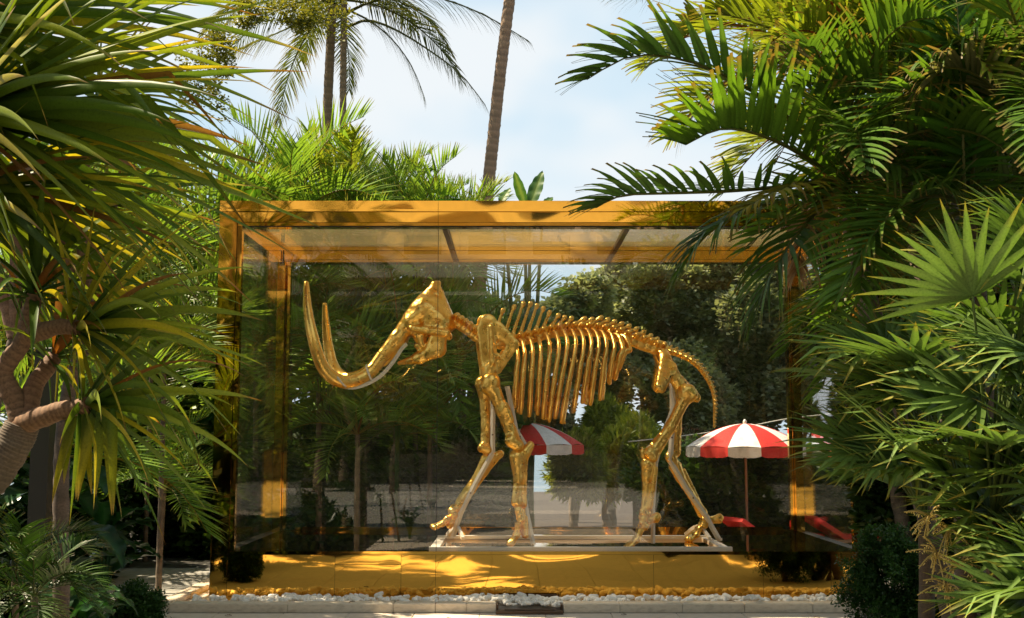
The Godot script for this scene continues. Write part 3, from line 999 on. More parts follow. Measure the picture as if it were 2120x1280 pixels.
func make_stand() -> void:
	var t := thing("skeleton_stand", "white painted steel stand with bars behind the gilded legs", "stand", Vector3(1.0, FLOOR, Z0))
	var fy := FLOOR
	for z in [[-0.25, -0.17], [-1.98, -1.9]]:
		wpart("base_rail", box_mesh(Vector3(-1.07, fy + 0.002, z[0]), Vector3(2.84, fy + 0.05, z[1])), M.white, t)
	for x in [-1.07, 2.72]:
		wpart("base_cross_bar", box_mesh(Vector3(x, fy + 0.002, -1.896), Vector3(x + 0.12, fy + 0.03, -0.254)), M.white, t)
	var legs := [[[B(1050, 800, 0.36), B(1068, 890, 0.36), B(1092, 930, 0.36), B(1082, 1000, 0.36), B(1090, 1060, 0.40), B(1104, 1128, 0.5)], 0.034],
		[[B(1022, 800, -0.36), B(1020, 880, -0.36), B(1020, 938, -0.36), B(985, 1000, -0.36), B(955, 1060, -0.38), B(938, 1110, -0.5)], 0.036],
		[[B(1386, 770, 0.3), B(1396, 840, 0.36), B(1372, 900, 0.36), B(1358, 960, 0.36), B(1352, 1050, 0.36), B(1352, 1122, 0.4)], 0.03],
		[[B(1392, 800, -0.28), B(1392, 880, -0.34), B(1388, 955, -0.34), B(1420, 1010, -0.34), B(1462, 1070, -0.34), B(1490, 1120, -0.42)], 0.038]]
	for l in legs:
		var m := MB.new()
		var q: Array = l[0]
		for k in q.size() - 1:
			bar(m, [q[k], q[k + 1]], l[1], 0.03)
		var e: Vector3 = q[q.size() - 1]
		bar(m, [e, Vector3(e.x, FLOOR + 0.05, e.z)], l[1], 0.03)
		var o := wpart("leg_bar", m.mesh(false), M.white, t)
		var bm := MB.new()
		for k in [1, 3]:
			var c: Vector3 = q[k].lerp(q[k + 1], 0.35) + Vector3(0, 0, 0.03)
			tube(bm, [c, c + Vector3(0, 0, 0.012)], [0.012], 8, 1)
		part("bolts", bm.mesh(), M.bronze, o)
	for x in [-0.8, 2.62]:
		var m := MB.new()
		bar(m, [Vector3(x - 0.12, fy + 0.06, -1.9), Vector3(x + 0.02, fy + 0.2, -1.62), Vector3(x + 0.12, fy + 0.06, -1.3)], 0.04, 0.03)
		wpart("foot_bracket", m.mesh(false), M.white, t)
	for z in [-1.0, 1.0]:
		var m := MB.new()
		bar(m, [B(926, 690, z * 0.05), B(915, 695, z * 0.07)], 0.035, 0.03)
		bar(m, [B(842, 712, z * 0.16), B(832, 722, z * 0.17), B(812, 752, z * 0.21), B(786, 780, z * 0.26), B(752, 798, z * 0.35), B(722, 803, z * 0.42), B(694, 795, z * 0.50)], 0.026, 0.02)
		wpart("tusk_cradle", m.mesh(false), M.white, t)
		for c in [[705, 788, 0.50, 0.7], [764, 772, 0.27, 0.35]]:
			m = MB.new()
			var ctr := B(c[0], c[1], z * c[2])
			var ring := []
			for k in 13:
				var a := TAU * k / 12.0
				var ax := Vector3(cos(c[3]), sin(c[3]), 0)
				var nn := Vector3(-ax.y, ax.x, 0)
				ring.append(ctr + nn * cos(a) * 0.108 + Vector3(0, 0, sin(a) * 0.108))
			tube(m, ring, [0.016], 5, 24)
			wpart("tusk_clamp", m.mesh(), M.white, t)
	for z in [-0.12, 0.14]:
		var m := MB.new()
		bar(m, [B(1370, 724, z), B(1384, 745, z * 1.6), B(1394, 775, z * 2.0), B(1395, 812, z * 2.2)], 0.03, 0.026)
		wpart("hip_bar", m.mesh(false), M.white, t)

# ------------------------------------------------------------------ plants
const DK := Color(0.022, 0.055, 0.014)
const MID := Color(0.05, 0.115, 0.02)
const LIME := Color(0.15, 0.22, 0.02)
const GOLDEN := Color(0.30, 0.26, 0.02)
const BROWN := Color(0.20, 0.09, 0.03)

# a rosette of long keeled leaves at the end of a branch; leaves are parts of the tree
func rosette(t: Node3D, at: Vector3, axis: Vector3, n: int, length: float, width: float, o := {}) -> void:
	var ax := axis.normalized()
	var b := look_basis(ax, Vector3.UP)
	var off := rr(0, TAU)
	for k in n:
		var u := float(k) / n
		var az := off + k * 2.39996
		var inc := lerpf(0.12, float(o.get("open", 1.75)), pow(u, 0.75)) + rr(-0.1, 0.1)
		var side := (b.y * cos(az) + b.z * sin(az))
		var dir := ax * cos(inc) + side * sin(inc)
		var nrm := ax * sin(inc) - side * cos(inc)
		var L := length * (0.75 + 0.4 * sin(PI * clampf(u + 0.2, 0, 1))) * rr(0.85, 1.15)
		var r := rng.randf()
		var c0 := DK.lerp(MID, rr(0.4, 1.2))
		var c1 := MID.lerp(Color(0.24, 0.30, 0.03), rr(0.1, 1.0))
		if r < float(o.get("yellow", 0.2)) * (0.4 + 1.2 * u):
			c1 = Color(0.42, 0.36, 0.03) * rr(0.8, 1.1)
			c0 = LIME * 0.8
		if r > 1.0 - float(o.get("dead", 0.04)):
			c0 = Color(0.32, 0.10, 0.02)
			c1 = Color(0.22, 0.11, 0.04)
		var m := MB.new()
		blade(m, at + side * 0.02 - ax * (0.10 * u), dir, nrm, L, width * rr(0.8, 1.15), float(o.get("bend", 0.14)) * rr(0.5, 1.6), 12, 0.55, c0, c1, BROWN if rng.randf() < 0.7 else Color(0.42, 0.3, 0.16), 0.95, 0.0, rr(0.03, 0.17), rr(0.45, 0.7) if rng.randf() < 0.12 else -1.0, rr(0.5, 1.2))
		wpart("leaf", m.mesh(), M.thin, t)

func branch(t: Node3D, pts: Array, radii: Array, called := "branch", c := Color(0.26, 0.15, 0.08), rings := 22.0) -> void:
	var m := MB.new()
	tube(m, pts, radii, 14, int(rings * 4), c, c * 0.9, 0.045, rings, 1.0, 0.14)
	wpart(called, m.mesh(), M.bark, t)

func make_pandanus() -> void:
	var z := 8.4
	var t := thing("screw_pine", "large screw pine with ringed curved branches leaning in from the left edge", "screw pine", P(-30, 1290, z) * Vector3(1, 0, 1))
	var f := P(45, 880, z)
	branch(t, [Vector3(t.position.x - 0.1, 0, z), P(-60, 1080, z), P(-10, 980, z), P(28, 920, z), f], [0.14, 0.12, 0.105, 0.10, 0.095], "trunk", Color(0.17, 0.125, 0.085), 30.0)
	branch(t, [f, P(30, 830, z), P(8, 770, z), P(45, 710, z), P(62, 660, z), P(72, 610, z)], [0.066, 0.058, 0.052, 0.05, 0.046, 0.042], "branch", Color(0.22, 0.13, 0.075))
	branch(t, [P(50, 700, z), P(90, 685, z + 0.05), P(130, 676, z + 0.1), P(165, 680, z + 0.12)], [0.055, 0.05, 0.045, 0.042], "branch", Color(0.24, 0.14, 0.075), 14.0)
	branch(t, [P(48, 870, z), P(70, 800, z - 0.1), P(95, 765, z - 0.15), P(112, 738, z - 0.2)], [0.065, 0.055, 0.05, 0.045], "branch", Color(0.25, 0.14, 0.08), 14.0)
	branch(t, [f, P(90, 862, z + 0.1), P(140, 848, z + 0.15), P(185, 838, z + 0.2)], [0.07, 0.06, 0.05, 0.045], "branch", Color(0.27, 0.15, 0.08), 16.0)
	branch(t, [P(-10, 980, z), P(-80, 800, z - 0.2), P(-120, 500, z - 0.2), P(-70, 260, z)], [0.09, 0.08, 0.07, 0.06], "branch", Color(0.25, 0.15, 0.09), 26.0)
	rosette(t, P(74, 590, z), Vector3(0.12, 1, 0.1), 26, 0.8, 0.055, {"bend": 0.13, "yellow": 0.12})
	rosette(t, P(180, 676, z + 0.12), Vector3(1, 0.25, 0.15), 32, 0.95, 0.06, {"bend": 0.06, "yellow": 0.65, "open": 1.35})
	rosette(t, P(118, 726, z - 0.2), Vector3(0.55, 0.8, 0), 18, 0.72, 0.06, {"yellow": 0.15})
	rosette(t, P(196, 834, z + 0.2), Vector3(1, 0.1, 0.1), 28, 0.78, 0.06, {"yellow": 0.4, "open": 1.5, "bend": 0.09})
	rosette(t, P(-70, 235, z + 0.15), Vector3(1, 0.0, 0.2), 76, 1.65, 0.08, {"bend": 0.03, "yellow": 0.16, "open": 0.95, "dead": 0.03})
	rosette(t, P(-120, 40, z), Vector3(1, 0.05, 0.05), 46, 1.8, 0.072, {"bend": 0.04, "yellow": 0.2, "open": 0.8, "dead": 0.03})
	rosette(t, P(-60, 390, z - 0.1), Vector3(1, -0.25, 0), 52, 1.35, 0.065, {"bend": 0.035, "yellow": 0.3, "open": 0.95})
	# the hanging leaves under the lowest head
	for k in 8:
		var m := MB.new()
		blade(m, P(150 + k * 12, 846, z + 0.1 + 0.03 * k), Vector3(rr(-0.25, 0.3), -1, rr(-0.1, 0.3)), Vector3(rr(-0.3, 0.3), 0.2, 1), rr(0.42, 0.66), 0.06, 0.1, 8, 0.4, MID, LIME.lerp(GOLDEN, rng.randf()), Color(0.42, 0.24, 0.09), 1.1, 0.0, 0.15)
		wpart("leaf", m.mesh(), M.leaf, t)
	# two more of the same kind behind it
	var spec := [[6.0, 300, 470, "slender screw pine with yellow-lit leaves behind the large one, beside the case", [[330, 330, 0.9, 0.5], [300, 480, 1.0, 0.2], [250, 610, 1, 0.1], [180, 150, 0.9, 0.6], [330, 640, 1, -0.1]]], [5.2, 150, 420, "screw pine farther back whose yellowing crown shows above the big fan of leaves", [[200, 60, 0.8, 0.6], [400, 200, 1, 0.3], [120, 380, 1, 0.3], [420, 420, 1, 0.35]]]]
	for s in spec:
		var zz: float = s[0]
		var q := thing("screw_pine", s[3], "screw pine", P(s[1] - 160, 1200, zz) * Vector3(1, 0, 1), "screw pines on the left")
		var mid := P(s[1] - 120, 700, zz)
		branch(q, [q.position, P(s[1] - 170, 900, zz), mid], [0.065, 0.058, 0.05], "trunk", Color(0.12, 0.085, 0.06), 24.0)
		for e in s[4]:
			var tip := P(e[0] - 185, e[1], zz)
			branch(q, [mid, mid.lerp(tip, 0.5) + Vector3(0.05, -0.1, 0), tip], [0.06, 0.05, 0.04], "branch", Color(0.25, 0.14, 0.08), 14.0)
			rosette(q, tip, Vector3(e[2], e[3], 0.1), 32, 1.0, 0.05, {"yellow": 0.55, "bend": 0.12, "open": 1.5, "dead": 0.1})
	t.set_meta("group", "screw pines on the left")

# prototypes of feather leaves, rising at an angle and arching over; along +X
var fr := {}
func frond_protos() -> void:
	var kinds := {
		"royal": {"L": 2.3, "n": 30, "ll": 0.62, "lw": 0.062, "o": {"blunt": 0.22, "dry": 0.1, "c0": Color(0.06, 0.125, 0.022), "c1": Color(0.10, 0.19, 0.025), "lift": 0.45, "bend": 0.16, "rad": 0.022}},
		"lime": {"L": 2.3, "n": 30, "ll": 0.62, "lw": 0.062, "o": {"blunt": 0.2, "dry": 0.12, "c0": Color(0.16, 0.21, 0.02), "c1": Color(0.25, 0.30, 0.03), "lift": 0.4, "bend": 0.16, "rad": 0.022, "rc": Color(0.35, 0.14, 0.03)}},
		"dead": {"L": 2.0, "n": 26, "ll": 0.55, "lw": 0.04, "o": {"dry": 0.6, "c0": Color(0.22, 0.13, 0.06), "c1": Color(0.26, 0.18, 0.10), "c2": Color(0.3, 0.22, 0.14), "lift": -0.1, "bend": 0.45, "gaps": 0.25, "rad": 0.02, "rc": Color(0.22, 0.12, 0.05)}},
		"areca": {"L": 2.0, "n": 36, "ll": 0.62, "lw": 0.042, "o": {"dry": 0.06, "c0": Color(0.11, 0.22, 0.04), "c1": Color(0.20, 0.32, 0.05), "lift": 0.5, "bend": 0.08, "rad": 0.018, "rc": Color(0.3, 0.24, 0.04), "segs": 3}},
		"coco": {"L": 4.4, "n": 62, "ll": 0.95, "lw": 0.045, "o": {"dry": 0.3, "c0": Color(0.05, 0.075, 0.02), "c1": Color(0.10, 0.12, 0.03), "c2": Color(0.26, 0.17, 0.07), "lift": -0.15, "bend": 0.35, "rad": 0.04, "segs": 3, "gaps": 0.06}},
	}
	for name_ in kinds:
		var s: Dictionary = kinds[name_]
		fr[name_] = []
		for v in 6:
			var e := [1.35, 1.05, 0.75, 0.45, 0.1, -0.35][v] as float
			var pts := []
			var p := Vector3.ZERO
			var d := Vector3(cos(e), sin(e), 0)
			for k in 7:
				pts.append(p)
				p += d * (s.L / 6.0)
				d = (d + Vector3(0, -0.20 - 0.05 * k, rr(-0.05, 0.05))).normalized()
			var m := MB.new()
			frond(m, pts, s.n, s.ll, s.lw, s.o)
			fr[name_].append(m.mesh())

# a palm: fronds sit round a crown point; each frond is a part
func palm(called: String, label: String, group: String, base: Vector3, crown: Vector3, kind: String, n: int, size: float, o := {}) -> Node3D:
	var t := thing(called, label, "palm", base, group)
	var r: float = o.get("r", 0.08)
	var m := MB.new()
	var c: Color = o.get("bark", Color(0.16, 0.12, 0.08))
	tube(m, [base, base.lerp(crown, 0.33) + (o.get("lean", Vector3.ZERO) as Vector3), base.lerp(crown, 0.7) + (o.get("lean", Vector3.ZERO) as Vector3) * 0.8, crown], [r * 1.25, r, r * 0.92, r * 0.85], 14, int((crown - base).length() * 22), c, c, 0.06, (crown - base).length() * 6.0, 1.0, 0.12)
	wpart("trunk", m.mesh(), M.bark, t)
	if o.has("shaft"):
		m = MB.new()
		tube(m, [crown - Vector3(0, 0.5, 0), crown - Vector3(0, 0.2, 0), crown + Vector3(0, 0.25, 0)], [r * 0.95, r * 1.1, r * 0.5], 10, 8, o.shaft, o.shaft * 0.8)
		wpart("crownshaft", m.mesh(), M.matte, t)
	var off := rr(0, TAU)
	for k in n:
		var u := float(k) / n
		var kk := kind
		if u > 1.0 - float(o.get("dead", 0.0)):
			kk = "dead"
		if rng.randf() < float(o.get("lime", 0.0)):
			kk = "lime"
		var v := clampi(int(lerpf(float(o.get("v0", 0)), float(o.get("v1", 5)) + 0.99, u)), 0, 5)
		var yaw := off + k * 2.39996
		if o.has("toward"):
			yaw = lerpf(float(o.toward) - float(o.get("arc", 1.6)), float(o.toward) + float(o.get("arc", 1.6)), fposmod(k * 0.618, 1.0))
		var s := size * rr(0.85, 1.12)
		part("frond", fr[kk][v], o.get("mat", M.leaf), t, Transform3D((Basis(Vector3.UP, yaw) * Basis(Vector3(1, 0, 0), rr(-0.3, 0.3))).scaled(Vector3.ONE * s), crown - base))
	return t

func own_frond(t: Node3D, px: Array, n: int, ll: float, lw: float, o := {}) -> void:
	var pts := []
	for p in px:
		pts.append(P(p[0], p[1], p[2]))
	var m := MB.new()
	frond(m, pts, n, ll, lw, o)
	wpart("frond", m.mesh(), o.get("mat", M.leaf), t)

func make_right_palms() -> void:
	var grp := "broad-leafleted palms on the right"
	var ro := {"blunt": 0.3, "dry": 0.06, "c0": Color(0.055, 0.115, 0.025), "c1": Color(0.09, 0.17, 0.03), "lift": 0.35, "bend": 0.1, "rad": 0.022, "from": 0.1, "gaps": 0.04, "segs": 5}
	var hang := ro.duplicate()
	hang.merge({"bend": 0.34, "lift": 0.1}, true)
	var z := 5.4
	var t := palm("broad_leaf_palm", "broad-leafleted palm whose brown fibrous crown spreads over the right corner of the case", grp, P(2010, 1250, z) * Vector3(1, 0, 1), P(1735, 375, z), "royal", 12, 0.85, {"v0": 1, "v1": 5, "toward": -0.5, "arc": 1.5})
	own_frond(t, [[1735, 365, z], [1640, 250, z + 0.3], [1540, 178, z + 0.6], [1430, 128, z + 0.8], [1310, 116, z + 0.9], [1215, 165, z + 0.9]], 30, 0.62, 0.075, ro)
	own_frond(t, [[1735, 370, z], [1660, 320, z + 0.5], [1570, 278, z + 0.9], [1490, 268, z + 1.2], [1420, 300, z + 1.3]], 30, 0.66, 0.085, {"blunt": 0.35, "dry": 0.05, "c0": Color(0.07, 0.14, 0.02), "c1": Color(0.10, 0.20, 0.02), "lift": 0.9, "bend": 0.05, "from": 0.05, "segs": 5})
	own_frond(t, [[1735, 375, z], [1640, 385, z + 0.5], [1520, 395, z + 0.9], [1400, 400, z + 1.1], [1290, 405, z + 1.2], [1235, 430, z + 1.2]], 34, 0.52, 0.06, ro)
	own_frond(t, [[1735, 380, z], [1640, 410, z + 0.6], [1540, 440, z + 0.9], [1460, 490, z + 1.0], [1410, 560, z + 1.0]], 30, 0.55, 0.055, hang)
	own_frond(t, [[1735, 380, z], [1690, 440, z + 0.6], [1640, 500, z + 0.9], [1590, 580, z + 1.0], [1560, 660, z + 1.0]], 26, 0.55, 0.05, hang)
	own_frond(t, [[1740, 370, z], [1830, 340, z + 0.5], [1930, 370, z + 0.8], [2010, 440, z + 0.9], [2060, 540, z + 1.0]], 30, 0.6, 0.06, hang)
	own_frond(t, [[1740, 370, z], [1760, 430, z + 0.6], [1800, 500, z + 0.9], [1830, 570, z + 0.9]], 26, 0.5, 0.05, {"yellow": 0.5, "c0": Color(0.09, 0.12, 0.02), "c1": Color(0.14, 0.18, 0.02), "bend": 0.2, "lift": 0.2, "from": 0.05})
	own_frond(t, [[1735, 375, z], [1690, 420, z + 0.3], [1665, 480, z + 0.5], [1650, 560, z + 0.6]], 24, 0.42, 0.035, {"dry": 0.9, "c0": Color(0.2, 0.10, 0.04), "c1": Color(0.3, 0.17, 0.10), "c2": Color(0.4, 0.28, 0.2), "bend": 0.5, "lift": -0.2, "from": 0.1, "gaps": 0.1})
	own_frond(t, [[1735, 370, z], [1660, 380, z + 0.7], [1600, 400, z + 1.0], [1545, 430, z + 1.2]], 22, 0.4, 0.05, {"yellow": 0.7, "dry": 0.35, "c0": Color(0.16, 0.17, 0.02), "c1": Color(0.26, 0.24, 0.03), "bend": 0.35, "lift": 0.1})
	# fibre at the crown
	var m := MB.new()
	for k in 90:
		blade(m, P(1735 + rr(-26, 26), 375 + rr(-45, 30), z + rr(-0.1, 0.12)), Vector3(rr(-0.5, 0.5), rr(-1, 0.4), rr(0, 0.6)), Vector3(0, 0.3, 1), rr(0.15, 0.42), 0.016, 0.1, 4, 0.2, Color(0.24, 0.10, 0.03), Color(0.3, 0.15, 0.05), BROWN)
	wpart("fibre", m.mesh(), M.matte, t).set_meta("kind", "stuff")
	z = 5.0
	t = palm("broad_leaf_palm", "taller palm with an orange-red leaf stalk and yellow-green fronds at the top right", grp, P(2060, 1250, z) * Vector3(1, 0, 1), P(1845, 235, z), "royal", 18, 0.85, {"v0": 0, "v1": 4, "lime": 0.65, "shaft": Color(0.34, 0.10, 0.02)})
	own_frond(t, [[1850, 235, z], [1825, 160, z + 0.3], [1770, 60, z + 0.5], [1700, -10, z + 0.6], [1600, -40, z + 0.7]], 26, 0.65, 0.065, {"rc": Color(0.42, 0.11, 0.02), "rad": 0.03, "from": 0.35, "blunt": 0.2, "c0": Color(0.14, 0.2, 0.02), "c1": Color(0.2, 0.26, 0.02), "bend": 0.2})
	own_frond(t, [[1850, 235, z], [1740, 120, z + 0.2], [1640, 75, z + 0.4], [1540, 40, z + 0.5], [1500, 30, z + 0.5]], 26, 0.6, 0.055, {"blunt": 0.2, "c0": Color(0.13, 0.18, 0.02), "c1": Color(0.2, 0.25, 0.02), "bend": 0.22})
	own_frond(t, [[1880, 250, z], [1888, 140, z + 0.6], [1886, 40, z + 0.9], [1880, -60, z + 1.0]], 30, 0.6, 0.055, {"rc": Color(0.3, 0.3, 0.05), "c0": Color(0.10, 0.2, 0.02), "c1": Color(0.17, 0.26, 0.02), "bend": 0.14, "lift": -0.1, "from": 0.05})
	own_frond(t, [[1760, 260, z], [1700, 150, z - 0.3], [1620, 100, z - 0.3], [1560, 130, z - 0.3]], 26, 0.6, 0.05, {"c0": Color(0.22, 0.2, 0.12), "c1": Color(0.33, 0.3, 0.2), "bend": 0.5, "dry": 0.5, "lift": 0.0})
	z = 5.8
	t = palm("broad_leaf_palm", "palm with an upright frond of deep green leaflets at the right edge", grp, P(2080, 1250, z) * Vector3(1, 0, 1), P(2010, 430, z), "royal", 14, 0.9, {"v0": 0, "v1": 5})
	own_frond(t, [[2000, 430, z], [1996, 340, z + 0.4], [1992, 200, z + 0.6], [1985, 60, z + 0.7], [1978, -40, z + 0.7]], 34, 0.55, 0.055, {"rc": Color(0.3, 0.3, 0.14), "rad": 0.016, "c0": Color(0.04, 0.12, 0.02), "c1": Color(0.07, 0.18, 0.02), "bend": 0.2, "lift": -0.35, "from": 0.05, "a0": 0.3, "a1": 0.9})
	own_frond(t, [[2140, 330, z + 0.4], [2090, 230, z + 0.6], [2030, 160, z + 0.8], [1960, 140, z + 0.9], [1925, 170, z + 0.9]], 26, 0.55, 0.05, {"c0": Color(0.11, 0.12, 0.05), "c1": Color(0.2, 0.19, 0.1), "bend": 0.45, "dry": 0.5})
	own_frond(t, [[2140, 200, z + 0.4], [2080, 120, z + 0.6], [2010, 80, z + 0.8], [1940, 110, z + 0.9]], 26, 0.55, 0.05, hang)
	z = 3.6
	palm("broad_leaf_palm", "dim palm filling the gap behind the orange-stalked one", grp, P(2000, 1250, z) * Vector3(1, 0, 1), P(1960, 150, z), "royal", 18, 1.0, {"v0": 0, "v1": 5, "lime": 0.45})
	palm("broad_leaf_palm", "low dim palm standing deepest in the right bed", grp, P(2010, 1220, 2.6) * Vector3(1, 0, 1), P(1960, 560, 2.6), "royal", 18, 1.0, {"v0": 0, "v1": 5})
	palm("broad_leaf_palm", "sunlit palm whose top fronds cross the upper edge right of the sky gap", grp, P(1900, 1200, 1.0) * Vector3(1, 0, 1), P(1700, 140, 1.0), "lime", 18, 1.15, {"v0": 0, "v1": 4, "dead": 0.12})
	palm("broad_leaf_palm", "palm cut by the top right corner of the view", grp, P(2200, 1250, 6.2) * Vector3(1, 0, 1), P(2170, 250, 6.2), "royal", 16, 0.9, {"v0": 0, "v1": 5, "lime": 0.2})

func make_fan_palms() -> void:
	var protos := []
	for k in 8:
		var m := MB.new()
		fan(m, 0.66, 14 + k % 4, 1.2 + 0.15 * (k % 3), {"c0": Color(0.07, 0.14, 0.03), "c1": Color(0.14, 0.22, 0.05), "c2": Color(0.42, 0.30, 0.04), "bend": 0.03 + 0.02 * (k % 4), "kink": 0.08, "fat": 0.55})
		protos.append(m.mesh())
	var grp := "fan palms at the right"
	var spec := [
		[8.0, 2020, 1240, "fan palm nearest the right edge with wide pale green fans", [[1985, 610], [2080, 690], [2110, 560], [2050, 800], [2130, 820], [2090, 930], [2140, 1010], [2060, 1050], [2120, 1130], [2080, 1200], [2140, 700], [2040, 1180], [2010, 700], [2130, 470]], 0.95],
		[7.4, 1960, 1250, "fan palm with sharp glossy fans between the case and the right edge", [[1960, 880], [2000, 960], [1930, 800], [1880, 900], [1960, 1010], [2010, 1060], [1900, 980], [1990, 1140], [1940, 1080], [2000, 820], [1870, 820], [1900, 1060], [2050, 930], [1960, 1180], [1890, 730]], 0.95],
		[6.6, 1880, 1230, "darker fan palm tucked under the feather palms by the case corner", [[1850, 700], [1800, 760], [1880, 640], [1790, 850], [1840, 900], [1900, 740], [1830, 980], [1780, 930], [1940, 650], [1870, 830], [1760, 800], [1810, 1010], [1920, 560]], 0.9],
		[7.9, 2060, 1300, "low fan palm with drooping silvery fans at the bottom right corner", [[2060, 1130], [2010, 1190], [2100, 1220], [2040, 1260], [1990, 1250], [2090, 1280], [2130, 1190], [1960, 1230]], 0.85],
	]
	for s in spec:
		var z: float = s[0]
		var base := P(s[1], 1240, z) * Vector3(1, 0, 1)
		var t := thing("fan_palm", s[3], "palm", base, grp)
		var hub := Vector3(base.x + 0.25, P(s[1], 1080, z).y, z - 0.3)
		var m := MB.new()
		tube(m, [base, base.lerp(hub, 0.5) + Vector3(0.05, 0, 0), hub], [0.07, 0.06, 0.05], 10, 14, Color(0.1, 0.07, 0.04), Color(0.12, 0.08, 0.05), 0.1, 12.0, 1.0, 0.2)
		wpart("trunk", m.mesh(), M.bark, t)
		for e in s[4]:
			for twin in 2:
				add_fan(t, protos, hub, base, P(e[0] + rr(-25, 75) + (90 if e[1] > 1030 else 0), e[1] + rr(-45, 45), z + rr(-0.6, 0.45)), s[5])
		if s[1] == 1960:                       # its flower sprays, cream yellow
			for q in [[1965, 1135], [1940, 1185], [1985, 1210], [1925, 1110], [1960, 1250]]:
				m = MB.new()
				var o := P(q[0], q[1] - 40, z + 0.35)
				for k in 11:
					var d := Vector3(rr(-0.8, 0.4), rr(-1, 0.3), rr(-0.2, 0.5)).normalized()
					var e2 := o + d * rr(0.10, 0.2)
					tube(m, [o, o.lerp(e2, 0.5) + Vector3(0, 0.02, 0), e2], [0.006, 0.004], 4, 4, Color(0.5, 0.38, 0.12), Color(0.6, 0.48, 0.18))
					for j in 9:
						var c := o.lerp(e2, 0.25 + 0.08 * j)
						blade(m, c, Vector3(rr(-1, 1), rr(-1, 1), rr(-1, 1)), Vector3(0.2, 1, 0.3), 0.022, 0.012, 0.0, 2, 0.3, Color(0.70, 0.58, 0.2), Color(0.78, 0.66, 0.26), BROWN)
				wpart("flower_spray", m.mesh(), M.flower, t)

func add_fan(t: Node3D, protos: Array, hub: Vector3, base: Vector3, p: Vector3, size: float) -> void:
	var dir := Vector3(-1.0 + rr(-0.3, 0.5), rr(-0.1, 0.7) + (p.y - 1.6) * 0.12, rr(-0.05, 0.6))
	var bs := look_basis(dir, Vector3(rr(-0.9, 0.2), 1, rr(-0.1, 1.0)))
	part("fan_leaf", protos[rng.randi() % 8], M.matte, t, Transform3D(bs.scaled_local(Vector3.ONE * size * rr(0.8, 1.1)), p - base))
	var m := MB.new()
	tube(m, [hub, hub.lerp(p, 0.5) + Vector3(0, 0.12, 0), p], [0.014, 0.01, 0.008], 5, 8, Color(0.12, 0.16, 0.04), Color(0.1, 0.16, 0.04))
	wpart("leaf_stalk", m.mesh(), M.matte, t)

# leaf clusters for bushes and trees
var clus := {}
func cluster(n: int, leaf: float, slim: float, spread: float, seed_: int) -> ArrayMesh:
	var m := MB.new()
	for k in n:
		var d := Vector3(rr(-1, 1), rr(-0.5, 1), rr(-1, 1)).normalized()
		var p := d * spread * rr(0.2, 1.0)
		var nn := (Vector3.UP + Vector3(rr(-0.7, 0.7), 0, rr(-0.7, 0.7))).normalized()
		var f := (d + Vector3(rr(-0.5, 0.5), rr(-0.3, 0.3), rr(-0.5, 0.5))).normalized()
		var s := f.cross(nn).normalized() * leaf * slim
		var sh := rr(0.75, 1.25)
		var c := Color(sh, sh, sh)
		var a := m.vert(p, c)
		var b := m.vert(p + f * leaf * 0.5 + s * 0.5, c)
		var e := m.vert(p + f * leaf - Vector3(0, leaf * 0.12, 0), c)
		var g := m.vert(p + f * leaf * 0.5 - s * 0.5, c)
		m.quad(a, b, e, g)
	return m.mesh()

func crown(t: Node3D, called: String, at: Vector3, rad: Vector3, n: int, mesh: Mesh, c0: Color, c1: Color, size: float, mat: Material, seed_: int, hollow := 0.45) -> void:
	var where := []
	var cols := PackedColorArray()
	var f := FastNoiseLite.new()
	f.seed = seed_
	f.frequency = 0.9 / maxf(rad.x, 0.3)
	var tries := 0
	while where.size() < n and tries < n * 6:
		tries += 1
		var d := Vector3(rr(-1, 1), rr(-1, 1), rr(-1, 1))
		if d.length() > 1.0 or d.length() < hollow:
			continue
		var lump := f.get_noise_3dv(d.normalized() * rad * 1.6)
		if d.length() > 0.80 + lump * 0.55:
			continue
		var hole := f.get_noise_3dv(d * rad * 2.4 + Vector3(40, 0, 0))
		if hole < -0.28:
			continue
		where.append(Transform3D(Basis.from_euler(Vector3(rr(-0.5, 0.5), rr(0, TAU), rr(-0.5, 0.5))).scaled(Vector3.ONE * size * rr(0.7, 1.3)), at + d * rad))
		var k := clampf(0.5 + lump + rr(-0.3, 0.3), 0, 1)
		cols.append(c0.lerp(c1, k))
	multi(called, mesh, where, cols, mat, t)

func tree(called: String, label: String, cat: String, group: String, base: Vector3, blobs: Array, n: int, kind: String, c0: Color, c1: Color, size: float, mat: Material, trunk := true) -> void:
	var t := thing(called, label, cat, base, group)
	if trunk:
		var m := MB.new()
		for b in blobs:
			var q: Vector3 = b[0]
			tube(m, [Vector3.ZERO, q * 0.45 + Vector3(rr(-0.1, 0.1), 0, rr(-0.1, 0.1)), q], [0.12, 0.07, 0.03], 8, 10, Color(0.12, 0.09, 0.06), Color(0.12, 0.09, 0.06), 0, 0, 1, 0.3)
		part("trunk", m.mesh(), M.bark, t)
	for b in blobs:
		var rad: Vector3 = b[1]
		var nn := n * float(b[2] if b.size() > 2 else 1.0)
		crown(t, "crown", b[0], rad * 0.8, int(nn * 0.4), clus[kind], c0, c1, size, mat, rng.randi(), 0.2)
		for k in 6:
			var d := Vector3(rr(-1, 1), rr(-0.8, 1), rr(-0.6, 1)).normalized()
			crown(t, "crown", (b[0] as Vector3) + d * rad * rr(0.55, 0.8), rad * rr(0.28, 0.5), int(nn * 0.11), clus[kind], c0 * rr(0.7, 1.2), c1 * rr(0.6, 1.25), size * rr(0.75, 1.2), mat, rng.randi(), 0.15)

